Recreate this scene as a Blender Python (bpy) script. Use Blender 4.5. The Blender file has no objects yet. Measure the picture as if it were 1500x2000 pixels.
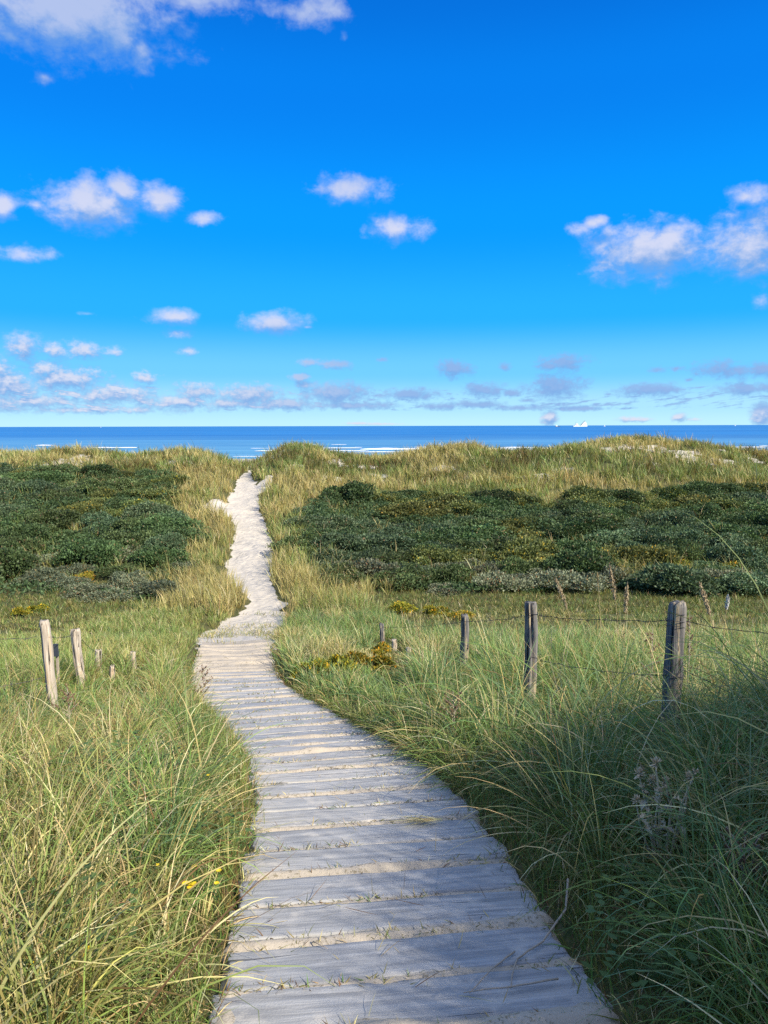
import bpy, math, random
import numpy as np
from mathutils import Vector, Matrix
random.seed(7)
RNG = np.random.default_rng(7)
PI = math.pi
SC = bpy.context.scene
COL = SC.collection

# ------------------------------------------------------------------ camera
F = 1455.0                       # focal length in photo pixels (1500 x 2000)
EYE = 10.0                       # metres above the sea
PITCH = math.radians(6.6)
ROLL = math.radians(-0.15)
cam = bpy.data.cameras.new('camera')
cam.sensor_fit = 'VERTICAL'; cam.sensor_height = 36.0; cam.sensor_width = 27.0
cam.lens = F / 2000 * 36
cam.clip_start = 0.05; cam.clip_end = 120000
CAM = bpy.data.objects.new('camera', cam); COL.objects.link(CAM)
CAM.location = (0, 0, EYE)
CAM.rotation_euler = (Matrix.Rotation(PI / 2 - PITCH, 4, 'X') @ Matrix.Rotation(ROLL, 4, 'Z')).to_euler()
SC.camera = CAM

# ------------------------------------------------------------------ light
SUN_AZ = math.radians(128)       # clockwise from the view direction (+Y)
SUN_EL = math.radians(36)
sd = Vector((math.sin(SUN_AZ) * math.cos(SUN_EL), math.cos(SUN_AZ) * math.cos(SUN_EL), math.sin(SUN_EL)))
sl = bpy.data.lights.new('sun', 'SUN'); sl.energy = 4.8; sl.angle = math.radians(0.5); sl.color = (1.0, 0.92, 0.78)
SUN = bpy.data.objects.new('sun', sl); COL.objects.link(SUN)
SUN.rotation_euler = sd.to_track_quat('Z', 'Y').to_euler()
SUN.location = (10, -5, 40)
SC.view_settings.view_transform = 'Standard'; SC.view_settings.look = 'None'
SC.view_settings.exposure = 0.60; SC.view_settings.gamma = 1.0; SC.view_settings.use_curve_mapping = False
SC.cycles.max_bounces = 6; SC.cycles.transparent_max_bounces = 8
SC.cycles.diffuse_bounces = 3; SC.cycles.glossy_bounces = 2; SC.cycles.transmission_bounces = 3
SC.cycles.sample_clamp_indirect = 4.0
SC.cycles.use_denoising = False

# node helper
class NT:
    def __init__(s, tree): s.t = tree
    def n(s, typ, **kw):
        nd = s.t.nodes.new(typ)
        for k, v in kw.items():
            if k.startswith('i_'):
                key = k[2:]; nd.inputs[int(key) if key.isdigit() else key.replace('_', ' ')].default_value = v
            else: setattr(nd, k, v)
        return nd
    def l(s, a, b): s.t.links.new(a, b)
    def _put(s, nd, i, v):
        if v is None: return
        if isinstance(v, bpy.types.NodeSocket): s.l(v, nd.inputs[i])
        else: nd.inputs[i].default_value = v
    def m(s, op, a, b=None, c=None, clamp=False):
        nd = s.t.nodes.new('ShaderNodeMath'); nd.operation = op; nd.use_clamp = clamp
        s._put(nd, 0, a); s._put(nd, 1, b); s._put(nd, 2, c)
        return nd.outputs[0]
    def vm(s, op, a, b=None, c=None):
        nd = s.t.nodes.new('ShaderNodeVectorMath'); nd.operation = op
        s._put(nd, 0, a); s._put(nd, 1, b); s._put(nd, 2, c)
        return nd.outputs['Value'] if op in ('LENGTH', 'DOT_PRODUCT', 'DISTANCE') else nd.outputs[0]
    def mr(s, v, a, b, c=0.0, d=1.0, smooth=True):
        nd = s.t.nodes.new('ShaderNodeMapRange'); nd.interpolation_type = 'SMOOTHSTEP' if smooth else 'LINEAR'
        s._put(nd, 0, v)
        for i, x in enumerate((a, b, c, d)): s._put(nd, i + 1, x)
        return nd.outputs[0]
    def mix(s, f, a, b, blend='MIX'):
        nd = s.t.nodes.new('ShaderNodeMix'); nd.data_type = 'RGBA'; nd.blend_type = blend
        s._put(nd, 0, f); s._put(nd, 6, a if not isinstance(a, tuple) else (*a[:3], 1)); s._put(nd, 7, b if not isinstance(b, tuple) else (*b[:3], 1))
        return nd.outputs[2]
    def noise(s, vec, scale, detail=3.0, rough=0.5, dist=0.0, dim='3D'):
        nd = s.t.nodes.new('ShaderNodeTexNoise'); nd.noise_dimensions = dim
        if vec is not None: s.l(vec, nd.inputs['Vector'])
        nd.inputs['Scale'].default_value = scale; nd.inputs['Detail'].default_value = detail
        nd.inputs['Roughness'].default_value = rough; nd.inputs['Distortion'].default_value = dist
        return nd.outputs[0]

def aim(px, py):
    """direction in the world of a point measured in the photograph"""
    v = Vector(((px - 750) / F, -(py - 1000) / F, -1.0))
    return (CAM.rotation_euler.to_matrix() @ v).normalized()
def azel(px, py):
    d = aim(px, py); return math.atan2(d.x, d.y), math.atan2(d.z, math.hypot(d.x, d.y))

# ------------------------------------------------------------------ sky
W = bpy.data.worlds.new('World'); SC.world = W; W.use_nodes = True
W.node_tree.nodes.clear(); w = NT(W.node_tree)
sky = w.n('ShaderNodeTexSky', sky_type='NISHITA', sun_disc=False)
sky.sun_elevation = SUN_EL; sky.sun_rotation = SUN_AZ
sky.air_density = 1.0; sky.dust_density = 0.4; sky.ozone_density = 2.5; sky.altitude = 10
tc = w.n('ShaderNodeTexCoord')
sep = w.n('ShaderNodeSeparateXYZ'); w.l(tc.outputs['Generated'], sep.inputs[0])
X, Y, Z = sep.outputs
az = w.m('ARCTAN2', X, Y)
hyp = w.m('SQRT', w.m('ADD', w.m('MULTIPLY', X, X), w.m('MULTIPLY', Y, Y)))
el = w.m('ARCTAN2', Z, hyp)
# deep, saturated maritime blue, pale overhead: the physical sky tinted by height above the horizon
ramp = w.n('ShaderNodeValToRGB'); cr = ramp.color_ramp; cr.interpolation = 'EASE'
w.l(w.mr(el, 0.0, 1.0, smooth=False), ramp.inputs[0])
SKY_STOPS = [(0.0, (0.46, 0.76, 0.88)), (0.025, (0.36, 0.68, 0.88)), (0.07, (0.14, 0.53, 0.91)), (0.14, (0.015, 0.38, 0.96)), (0.25, (0.0, 0.30, 0.96)), (0.40, (0.0, 0.215, 0.86)), (0.50, (0.0, 0.165, 0.74)), (0.60, (0.20, 0.36, 0.80)), (0.75, (0.44, 0.56, 0.86)), (1.0, (0.44, 0.56, 0.86))]  # pale upper stops, out of view, added to lift and neutralise the blue shadows
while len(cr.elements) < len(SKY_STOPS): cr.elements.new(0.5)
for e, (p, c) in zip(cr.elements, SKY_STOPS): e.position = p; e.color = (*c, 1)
skyv = w.n('ShaderNodeRGBToBW'); w.l(sky.outputs[0], skyv.inputs[0])
# relative brightness of the physical sky around a mean value keeps its left to right fall off
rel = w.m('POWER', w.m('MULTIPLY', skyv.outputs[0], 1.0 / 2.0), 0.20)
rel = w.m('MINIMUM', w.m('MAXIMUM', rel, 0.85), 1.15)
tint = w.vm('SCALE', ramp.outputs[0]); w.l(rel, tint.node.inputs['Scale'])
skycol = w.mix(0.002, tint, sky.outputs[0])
# clouds, by direction
PUFFS = [(110,15,190,80,1.3),(20,70,90,40,.75),(235,60,65,70,1.1),(275,100,34,42,.95),(400,-2,150,36,.9),(630,18,85,44,.85),(672,72,18,28,.55),(85,150,45,25,.42),
 (175,400,92,48,1.15),(240,368,38,34,1),(311,390,48,38,1),(401,428,42,19,.8),(4,400,34,32,.85),(45,495,85,22,.8),(70,400,40,20,.6),
 (695,368,76,29,1),(776,449,68,29,.95),(1128,450,36,20,.6),(1160,436,22,12,.6),(1170,432,18,12,.65),(1262,492,108,50,1.2),(1310,462,50,32,1),(1455,480,95,60,1.2),(1462,385,60,28,.8),(1430,425,40,24,.7),(1487,588,34,26,.5),(1330,430,30,20,.5),(1180,512,45,9,.5),
 (340,620,56,20,.9),(346,652,38,12,.8),(536,631,52,19,.85),(367,686,25,11,.8),(45,676,42,30,1),(105,684,30,18,.85),(166,684,38,20,.95),(222,687,26,13,.8),(170,613,34,8,.5),(600,639,18,6,.45),
 (605,708,24,8,.75),(652,712,36,9,.8),(887,721,31,14,.9),(987,717,14,8,.75),(1100,708,46,14,.85),(1072,715,26,8,.8),(1412,722,50,15,.85),(1285,722,18,7,.7),(1322,720,16,6,.65),(1490,722,30,13,.85),(745,703,18,6,.5),(585,736,20,7,.75),
 (1088,757,50,18,.95),(943,762,36,13,.9),(1000,769,18,7,.8),(1262,762,62,11,.9),(1460,760,52,11,.9),(1395,731,16,6,.6),(800,771,50,10,.9),(655,768,56,17,.95),(600,752,24,8,.8),(490,771,56,16,.95),(286,739,24,13,1),(1345,742,9,5,.7),
 (130,742,85,26,1.1),(15,750,65,34,1.15),(220,772,90,18,1.1),(385,765,46,16,1.1),(0,722,26,28,1),(90,720,40,18,.95),(340,786,80,13,1.1),(60,785,100,16,1.1),(450,788,90,11,1.05),(560,790,60,10,.9),(180,800,240,9,.9),(700,792,80,8,.85),(860,794,40,7,.8),(925,790,60,7,.85),(1020,796,60,6,.8),(1130,798,60,5,.8),(1030,782,18,5,.75),(1190,770,14,4,.6),
 (1075,816,11,9,1.2),(1240,819,28,5,.9),(1326,816,14,7,.95),(1488,806,16,16,1.15),(1350,819,20,4,.7),(755,828,40,3,.7),(700,827,26,3,.7)]
g = bpy.data.node_groups.new('cloud_density', 'ShaderNodeTree')
g.interface.new_socket('P', in_out='INPUT', socket_type='NodeSocketVector')
g.interface.new_socket('D', in_out='OUTPUT', socket_type='NodeSocketFloat')
gn = NT(g); gi = gn.n('NodeGroupInput'); go = gn.n('NodeGroupOutput')
acc = None
for (px, py, rx, ry, s) in PUFFS:
    if ry < 20 and px > 450: s = s * 1.35
    a, e = azel(px, py); a1, e1 = azel(px + rx, py); a2, e2 = azel(px, py - ry)
    kf = .92 if ry > 20 else 1.0
    ra = max(abs(a1 - a), 1e-4) * 1.22 * kf; re = max(abs(e2 - e), 1e-4) * 1.28 * kf
    v = gn.vm('MULTIPLY_ADD', gi.outputs[0], (1 / ra, 1 / re, 0.0), (-a / ra, -e / re, 0.0))
    d = gn.m('MULTIPLY_ADD', gn.vm('LENGTH', v), -1.0, s)
    acc = d if acc is None else gn.m('SMOOTH_MAX', acc, d, 0.25)
sg = gn.n('ShaderNodeSeparateXYZ'); gn.l(gi.outputs[0], sg.inputs[0])
den = gn.m('ADD', gn.m('MAXIMUM', sg.outputs[1], 0.0), 0.06)
q = gn.n('ShaderNodeCombineXYZ')
gn.l(gn.m('DIVIDE', sg.outputs[0], den), q.inputs[0]); gn.l(gn.m('MULTIPLY', gn.m('LOGARITHM', den, 2.71828), 1.5), q.inputs[1])
hi_ = gn.mr(sg.outputs[1], 0.07, 0.16)
pa_ = gn.vm('MULTIPLY', gi.outputs[0], (1.0, 1.35, 1.0))
def two(sa_, sb_, dt_, ro_, di_):
    A_ = gn.noise(pa_, sa_, dt_, ro_, di_); B_ = gn.noise(pa_, sb_, dt_, ro_, di_)
    return gn.m('ADD', gn.m('MULTIPLY', A_, hi_), gn.m('MULTIPLY', B_, gn.m('SUBTRACT', 1.0, hi_)))
big = two(13.0, 40.0, 6.0, 0.60, 0.3)
fine = two(45.0, 130.0, 5.0, 0.6, 0.2)
# scattered small cumulus low over the sea, thicker to the left
qs = gn.vm('MULTIPLY', q.outputs[0], (1.0, 2.6, 1.0))
fld = gn.noise(qs, 3.4, 4.0, 0.6, 0.1)
cov = gn.mr(sg.outputs[0], -0.5, 0.15, 0.10, 0.055, smooth=False)
band = gn.m('MULTIPLY', gn.mr(sg.outputs[1], 0.012, 0.022), gn.mr(sg.outputs[1], 0.07, 0.045))
fd = gn.m('SUBTRACT', gn.m('MULTIPLY', gn.m('ADD', gn.m('SUBTRACT', fld, 0.56), cov), 5.0), gn.m('MULTIPLY', gn.m('SUBTRACT', 1.0, band), 3.0))
acc = gn.m('MAXIMUM', acc, fd)
tot = gn.m('ADD', acc, gn.m('MULTIPLY', gn.m('SUBTRACT', big, 0.51), 1.7))
tot = gn.m('ADD', tot, gn.m('MULTIPLY', gn.m('SUBTRACT', fine, 0.5), 1.3))
gn.l(tot, go.inputs[0])
P = w.n('ShaderNodeCombineXYZ'); w.l(az, P.inputs[0]); w.l(el, P.inputs[1])
c1 = w.n('ShaderNodeGroup'); c1.node_tree = g; w.l(P.outputs[0], c1.inputs[0])
off = w.n('ShaderNodeCombineXYZ'); hh = w.m('ADD', w.m('MAXIMUM', el, 0.0), 0.05)
w.l(w.m('MULTIPLY', hh, -0.02), off.inputs[0]); w.l(w.m('MULTIPLY', hh, 0.075), off.inputs[1])
c2 = w.n('ShaderNodeGroup'); c2.node_tree = g; w.l(w.vm('ADD', P.outputs[0], off.outputs[0]), c2.inputs[0])
D1, D2 = c1.outputs[0], c2.outputs[0]
alpha = w.mr(D1, -0.12, 0.95, 0.0, 0.88)
lit = w.mr(w.m('ADD', w.m('SUBTRACT', D1, D2), w.m('MULTIPLY', D1, 0.20)), -0.35, 1.05)
lit = w.m('MULTIPLY', lit, w.m('SUBTRACT', 1.0, w.m('MULTIPLY', w.mr(az, -0.30, 0.05, 0.0, 0.85), w.m('MULTIPLY', w.mr(el, 0.15, 0.10), w.mr(el, 0.010, 0.022)))))
lit = w.m('MULTIPLY', lit, w.mr(el, 0.24, 0.36, 1.0, 0.55))
ccol = w.mix(lit, (0.20, 0.39, 0.77), (0.73, 0.74, 0.88))
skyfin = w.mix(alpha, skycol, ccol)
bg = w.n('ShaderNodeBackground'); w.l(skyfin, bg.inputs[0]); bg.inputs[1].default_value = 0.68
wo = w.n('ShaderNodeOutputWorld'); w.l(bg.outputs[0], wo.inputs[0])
W.cycles.sampling_method = 'MANUAL'; W.cycles.sample_map_resolution = 512

# ------------------------------------------------------------------ helpers
def tag(o, label=None, cat=None, group=None, kind=None):
    if label: o['label'] = label
    if cat: o['category'] = cat
    if group: o['group'] = group
    if kind: o['kind'] = kind
    return o
def empty(name, loc, rz=0.0):
    o = bpy.data.objects.new(name, None); COL.objects.link(o); o.location = loc; o.rotation_euler = (0, 0, rz)
    o.empty_display_size = 0.2
    return o
def S(r, g_, b):                                          # sRGB 0-255 -> linear
    f = lambda c: (c / 255 / 12.92) if c / 255 <= 0.04045 else ((c / 255 + 0.055) / 1.055) ** 2.4
    return (f(r), f(g_), f(b))
def np_mesh(name, verts, faces, colors=None, uvs=None, smooth=False):
    """verts (N,3), faces (M,3 or 4) -> mesh data"""
    me = bpy.data.meshes.new(name)
    verts = np.asarray(verts, np.float32); faces = np.asarray(faces, np.int32)
    k = faces.shape[1]
    me.vertices.add(len(verts)); me.vertices.foreach_set('co', verts.ravel())
    me.loops.add(faces.size); me.loops.foreach_set('vertex_index', faces.ravel())
    me.polygons.add(len(faces)); me.polygons.foreach_set('loop_start', np.arange(0, faces.size, k, dtype=np.int32))
    if smooth: me.polygons.foreach_set('use_smooth', np.ones(len(faces), bool))
    if colors is not None:
        for nm, arr in (colors.items() if isinstance(colors, dict) else [('col', colors)]):
            arr = np.asarray(arr, np.float32)
            if arr.ndim == 1:
                a = me.attributes.new(nm, 'FLOAT', 'POINT'); a.data.foreach_set('value', arr)
            else:
                a = me.color_attributes.new(nm, 'FLOAT_COLOR', 'POINT')
                c4 = np.ones((len(arr), 4), np.float32); c4[:, :3] = arr[:, :3]
                a.data.foreach_set('color', c4.ravel())
    me.update(calc_edges=True)
    return me
def np_obj(name, me, mat, parent=None):
    o = bpy.data.objects.new(name, me); COL.objects.link(o)
    if mat: me.materials.append(mat)
    if parent: o.parent = parent
    return o
class MB:
    """collects simple shapes into one mesh"""
    def __init__(s): s.v = []; s.f = []
    def add(s, vs, fs):
        b = len(s.v); s.v += [tuple(p) for p in vs]; s.f += [tuple(b + i for i in f) for f in fs]
    def tube(s, pts, rad, n=6, cap=True):
        pts = [Vector(p) for p in pts]; rads = rad if isinstance(rad, (list, tuple)) else [rad] * len(pts)
        vs = []; fs = []
        for i, p in enumerate(pts):
            t = (pts[min(i + 1, len(pts) - 1)] - pts[max(i - 1, 0)])
            if t.length < 1e-9: t = Vector((0, 0, 1))
            t.normalize(); a = t.cross(Vector((0.13, 0.97, 0.21))); a.normalize(); b_ = t.cross(a)
            for j in range(n):
                an = 2 * PI * j / n; vs.append(p + (a * math.cos(an) + b_ * math.sin(an)) * rads[i])
        for i in range(len(pts) - 1):
            for j in range(n):
                fs.append((i * n + j, i * n + (j + 1) % n, (i + 1) * n + (j + 1) % n, (i + 1) * n + j))
        if cap:
            fs.append(tuple(range(n))[::-1]); fs.append(tuple((len(pts) - 1) * n + j for j in range(n)))
        s.add(vs, fs)
    def box(s, c, d, taper=1.0):
        x, y, z = d[0] / 2, d[1] / 2, d[2] / 2; t = taper
        vs = [(c[0] + a * x * (t if k > 0 else 1), c[1] + b * y * (t if k > 0 else 1), c[2] + k * z) for k in (-1, 1) for a, b in ((-1, -1), (1, -1), (1, 1), (-1, 1))]
        s.add(vs, [(0, 3, 2, 1), (4, 5, 6, 7), (0, 1, 5, 4), (1, 2, 6, 5), (2, 3, 7, 6), (3, 0, 4, 7)])
    def prism(s, prof, y0, y1):
        """profile in x,z extruded along y"""
        n = len(prof); vs = [(x, y0, z) for x, z in prof] + [(x, y1, z) for x, z in prof]
        fs = [tuple(range(n)), tuple(range(2 * n - 1, n - 1, -1))] + [(i, i + n, (i + 1) % n + n, (i + 1) % n) for i in range(n)]
        s.add(vs, fs)
    def build(s, name, mat, parent=None, smooth=False):
        me = bpy.data.meshes.new(name); me.from_pydata(s.v, [], s.f); me.update()
        if smooth:
            for p in me.polygons: p.use_smooth = True
        return np_obj(name, me, mat, parent)

def hash2(ix, iy, seed):
    h = (ix.astype(np.int64) * 374761393 + iy.astype(np.int64) * 668265263 + seed * 1442695041) & 0xFFFFFFFF
    h = ((h ^ (h >> 13)) * 1274126177) & 0xFFFFFFFF
    return ((h ^ (h >> 16)) & 0xFFFFFF) / float(0xFFFFFF)
def vnoise(x, y, seed=0):
    x = np.asarray(x, float); y = np.asarray(y, float)
    ix = np.floor(x); iy = np.floor(y); fx = x - ix; fy = y - iy
    fx = fx * fx * (3 - 2 * fx); fy = fy * fy * (3 - 2 * fy)
    a = hash2(ix, iy, seed); b = hash2(ix + 1, iy, seed); c = hash2(ix, iy + 1, seed); d = hash2(ix + 1, iy + 1, seed)
    return (a * (1 - fx) + b * fx) * (1 - fy) + (c * (1 - fx) + d * fx) * fy
def fbm(x, y, oct=4, seed=0):
    s = 0; a = 1; t = 0
    for i in range(oct):
        s = s + a * vnoise(x * 2 ** i + 17.3 * i, y * 2 ** i - 9.1 * i, seed + i); t += a; a *= 0.5
    return s / t                                           # 0..1
def sm(a, b, x):
    t = np.clip((x - a) / (b - a), 0, 1); return t * t * (3 - 2 * t)

# ------------------------------------------------------------------ the lie of the land
YP = np.array([-60, -20, -6, 1.83, 3.44, 6.44, 10.5, 14.6, 20, 30.])
ZP = np.array([15.5, 12.0, 9.7, 8.40, 8.09, 7.40, 6.58, 5.90, 5.5, 5.5])
COLS = [-900, 0, 120, 250, 390, 480, 570, 650, 740, 900, 1000, 1200, 1350, 1500, 2300]
UC = np.array([(p - 750) / F * 1.0 for p in COLS])
RID = np.array([7.3, 7.6, 7.8, 7.48, 7.75, 6.80, 8.15, 7.52, 7.33, 8.20, 7.72, 8.55, 8.30, 7.56, 7.8])
RT = np.array([0, 0, 0, 0, 0.0, 0.15, 0.6, 0.9, 1, 1, 1, 1, 1, 1, 1.0])        # 0 = left slope, 1 = right slope
PT = np.array([0, 0, 0, 0.1, 0.7, 1, 0.8, 0.3, 0, 0, 0, 0, 0, 0, 0])            # 1 = under the sand path
DR = np.array([12, 16, 20, 25, 30, 36, 43, 50, 57, 63, 75, 95, 130, 170, 240, 300, 400.])
def rows():
    L = dict(zip((12, 16, 20, 25, 30, 36, 43), (6.33, 5.72, 5.2, 5.1, 5.35, 5.95, 6.55)))
    Pp = dict(zip((12, 16, 20, 25, 30, 36, 43), (6.33, 5.75, 5.52, 5.38, 5.55, 6.05, 6.55)))
    R = dict(zip((12, 16, 20, 25, 30, 36, 43), (6.33, 5.74, 5.25, 5.0, 5.1, 5.5, 6.2)))
    T = np.zeros((len(UC), len(DR)))
    for j, d in enumerate(DR):
        for i in range(len(UC)):
            if d <= 43:
                b = L[d] * (1 - RT[i]) + R[d] * RT[i]; T[i, j] = b * (1 - PT[i]) + Pp[d] * PT[i]
            elif d == 50: T[i, j] = RID[i] - 0.45 - 0.45 * RT[i] + (0.6 if COLS[i] == 480 else 0)
            elif d == 57: T[i, j] = RID[i]
            elif d == 63: T[i, j] = RID[i] - 0.25
            else: T[i, j] = {75: RID[i] - 1.7, 95: 3.6, 130: 1.6, 170: 0.9, 240: -0.25, 300: -1.5, 400: -4.0}[d]
    return T
TAB = rows()
def hermite(xs, ys, x):
    """ys (n,) along xs"""
    m = np.gradient(ys, xs, axis=-1)
    i = np.clip(np.searchsorted(xs, x) - 1, 0, len(xs) - 2); h = xs[i + 1] - xs[i]; t = np.clip((x - xs[i]) / h, 0, 1)
    return (2 * t**3 - 3 * t**2 + 1) * ys[i] + (t**3 - 2 * t**2 + t) * h * m[i] + (-2 * t**3 + 3 * t**2) * ys[i + 1] + (t**3 - t**2) * h * m[i + 1]
def far_h(x, y):
    yy = np.clip(y, DR[0], DR[-1]); u = np.clip(x / np.maximum(y, 12), UC[0], UC[-1])
    i = np.clip(np.searchsorted(UC, u) - 1, 0, len(UC) - 2)
    cols = np.stack([hermite(DR, TAB[k], yy) for k in range(len(UC))])
    # hermite across columns
    mc = np.gradient(cols, UC, axis=0)
    idx = np.arange(len(u)); h = UC[i + 1] - UC[i]; t = (u - UC[i]) / h
    return (2 * t**3 - 3 * t**2 + 1) * cols[i, idx] + (t**3 - 2 * t**2 + t) * h * mc[i, idx] + (-2 * t**3 + 3 * t**2) * cols[i + 1, idx] + (t**3 - t**2) * h * mc[i + 1, idx]
# boardwalk / path centre line and half width, metres
CL = np.array([(.30, -4), (.22, -1), (.12, 1.0), (.08, 1.83), (.03, 2.3), (-.088, 3.44), (-.255, 4.34), (-.48, 5.15), (-.78, 6.0), (-1.10, 6.82), (-1.46, 7.73), (-1.85, 8.96), (-2.2, 10.6), (-2.55, 12.4)])
MX = np.array([1.5, 1.9, 2.5, 3.3, 4.3, 5.2, 5.75, 6.6, 8.0, 9.5]); MZ = np.array([0, .08, .30, .54, .68, .90, 1.0, .82, .25, 0])
def base_h(x, y):
    x = np.atleast_1d(np.asarray(x, float)); y = np.atleast_1d(np.asarray(y, float))
    near = hermite(YP, ZP, y)
    # dune shoulder on the right, beside the viewer
    yk = 1 - sm(0.0, 1.35, np.abs(y + .3) / np.where(y > -.3, 5.0, 3.9))
    near = near + 3.8 * yk * hermite(MX, MZ, np.clip(x, 1.5, 9.5))
    r2 = np.sqrt(((x + 9.5) / 5) ** 2 + ((y - 1) / 7) ** 2)
    near = near + 0.9 * (1 - sm(0.0, 1.3, r2))
    near = near + (fbm(x * .45, y * .45, 3, 5) - .5) * .25 * sm(.6, 2.5, np.abs(x + .12 * y))
    f = far_h(x, y) + (fbm(x * .22 + 9, y * .22, 4, 11) - .5) * .75 * sm(22, 34, y) * (1 - sm(90, 150, y)) + (fbm(x * .9, y * .9, 3, 31) - .5) * .32 * sm(16, 30, y) * (1 - sm(120, 160, y))
    w_ = sm(12.5, 18, y)
    return near * (1 - w_) + f * w_
def ground_at(px, py, hf=base_h, dmin=0.8, dmax=400):
    d = aim(px, py); t = np.concatenate([np.arange(dmin, 20, .02), np.arange(20, dmax, .1)])
    xs = d.x * t; ys = d.y * t; zs = EYE + d.z * t
    hz = hf(xs, ys); k = np.argmax(zs < hz)
    if not (zs < hz).any(): k = len(t) - 1
    return float(xs[k]), float(ys[k]), float(hz[k])
EDGE = [(1236,378,546),(1220,398,549),(1200,438,552),(1185,465,556),(1165,490,553),(1150,478,546),(1130,455,531),(1115,443,527),(1100,446,528),(1080,450,533),(1060,452,531),(1040,460,527),(1020,455,522),(1000,448,512),(985,436,507),(970,448,505),(950,458,504),(935,464,497),(924,469,490)]
pe = []
for (py, xl, xr) in EDGE:
    a = ground_at(xl, py); b = ground_at(xr, py)
    ym = (a[1] + b[1]) / 2; pe.append((ym, a[0] / a[1] * ym, b[0] / b[1] * ym))
pe = np.array(sorted(pe))
for i in range(1, len(pe)):
    if pe[i, 0] <= pe[i - 1, 0]: pe[i, 0] = pe[i - 1, 0] + .05
pe = pe[pe[:, 0] > 13.4]
ya = np.concatenate([CL[:, 1], pe[:, 0], [pe[-1, 0] + 4, pe[-1, 0] + 8]])
xl_ = np.concatenate([CL[:, 0] - .56, pe[:, 1], [pe[-1, 1] + .1, pe[-1, 1]]]); xr_ = np.concatenate([CL[:, 0] + .56, pe[:, 2], [pe[-1, 2] - .1, pe[-1, 2]]])
YEND = pe[-1, 0] + 3
def path_d(x, y):
    """signed distance (m, roughly) outside the path edge: negative = on the path"""
    l = np.interp(y, ya, xl_); r = np.interp(y, ya, xr_)
    d = np.maximum(l - x, x - r)
    return np.where(y > YEND, d + (y - YEND) * 1.0, d)
# bare sand elsewhere: measured patches (px, py, rx, ry)
PATCH = []
for (px, py, rx, ry) in [(445,897,36,8),(315,892,20,6),(425,985,24,10),(515,945,16,14),(655,903,16,7),(430,1000,22,6),(60,892,70,7),(150,896,14,10),(1285,874,12,6),(1345,888,18,8),(1335,896,16,11),(1415,902,30,7),(1370,905,30,5),(860,918,30,5),(650,935,40,5),(1050,930,50,3),(1480,903,25,6),(715,912,25,4)]:
    gx, gy, gz = ground_at(px, py)
    if gy > 75: continue
    PATCH.append((gx, gy, rx / F * gy, max(ry / F * gy * 6, .8)))
def patch_m(x, y):
    m = np.full_like(x, -1.0)
    for (a, b, rx, ry) in PATCH:
        m = np.maximum(m, 1 - np.sqrt(((x - a) / rx) ** 2 + ((y - b) / ry) ** 2))
    return m
def sand_mask(x, y):
    n = (fbm(x * 1.3, y * 1.3, 3, 61) - .5)
    pd = path_d(x, y); wob = np.where(y > 12, .45, .12)
    a = (1 - sm(-.06, .10, pd + n * wob)) * np.where(y < 11.5, sm(.0, .2, -pd - .1) * .3, 1)
    b = sm(-.05, .18, patch_m(x, y) + n * .6)
    # thinly grown dune crest
    c = sm(.60, .72, fbm(x * .35, y * .35, 3, 77)) * sm(44, 52, y) * .8
    d = sm(66, 72, y)
    return np.maximum(np.maximum(a, b), np.maximum(c, d))
def H(x, y):
    x = np.atleast_1d(np.asarray(x, float)); y = np.atleast_1d(np.asarray(y, float))
    z = base_h(x, y)
    pd = path_d(x, y)
    onb = (1 - sm(-.04, .03, pd)) * (y < 12.6)
    z = z - .055 * onb
    far = sm(13, 16, y) * (1 - sm(YEND - 2, YEND + 3, y))
    z = z - .22 * (1 - sm(-.2, .7, pd)) * far
    z = z + .05 * sm(0, .5, pd) * (y < 13)
    z = z + (fbm(x * 4, y * 4, 2, 91) - .5) * .05 * sm(13, 15, y) * (1 - sm(60, 70, y))
    return z
def H1(x, y): return float(H(x, y)[0])

# ------------------------------------------------------------------ materials
def mat(name):
    m_ = bpy.data.materials.new(name); m_.use_nodes = True; m_.node_tree.nodes.clear()
    t = NT(m_.node_tree); out = t.n('ShaderNodeOutputMaterial')
    return m_, t, out
def simple(name, c, rough=.7, var=.15, scale=8.0, bump=0.0, spec=.3, metal=0.0):
    m_, t, out = mat(name); b = t.n('ShaderNodeBsdfPrincipled'); co = t.n('ShaderNodeTexCoord')
    n = t.noise(co.outputs['Object'], scale, 4.0, .6)
    t.l(t.mix(n, tuple(k * (1 - var) for k in c), tuple(min(1, k * (1 + var)) for k in c)), b.inputs['Base Color'])
    b.inputs['Roughness'].default_value = rough; b.inputs['Specular IOR Level'].default_value = spec; b.inputs['Metallic'].default_value = metal
    if bump:
        bp = t.n('ShaderNodeBump'); t.l(n, bp.inputs['Height']); bp.inputs['Strength'].default_value = bump; t.l(bp.outputs[0], b.inputs['Normal'])
    t.l(b.outputs[0], out.inputs[0]); return m_
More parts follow.
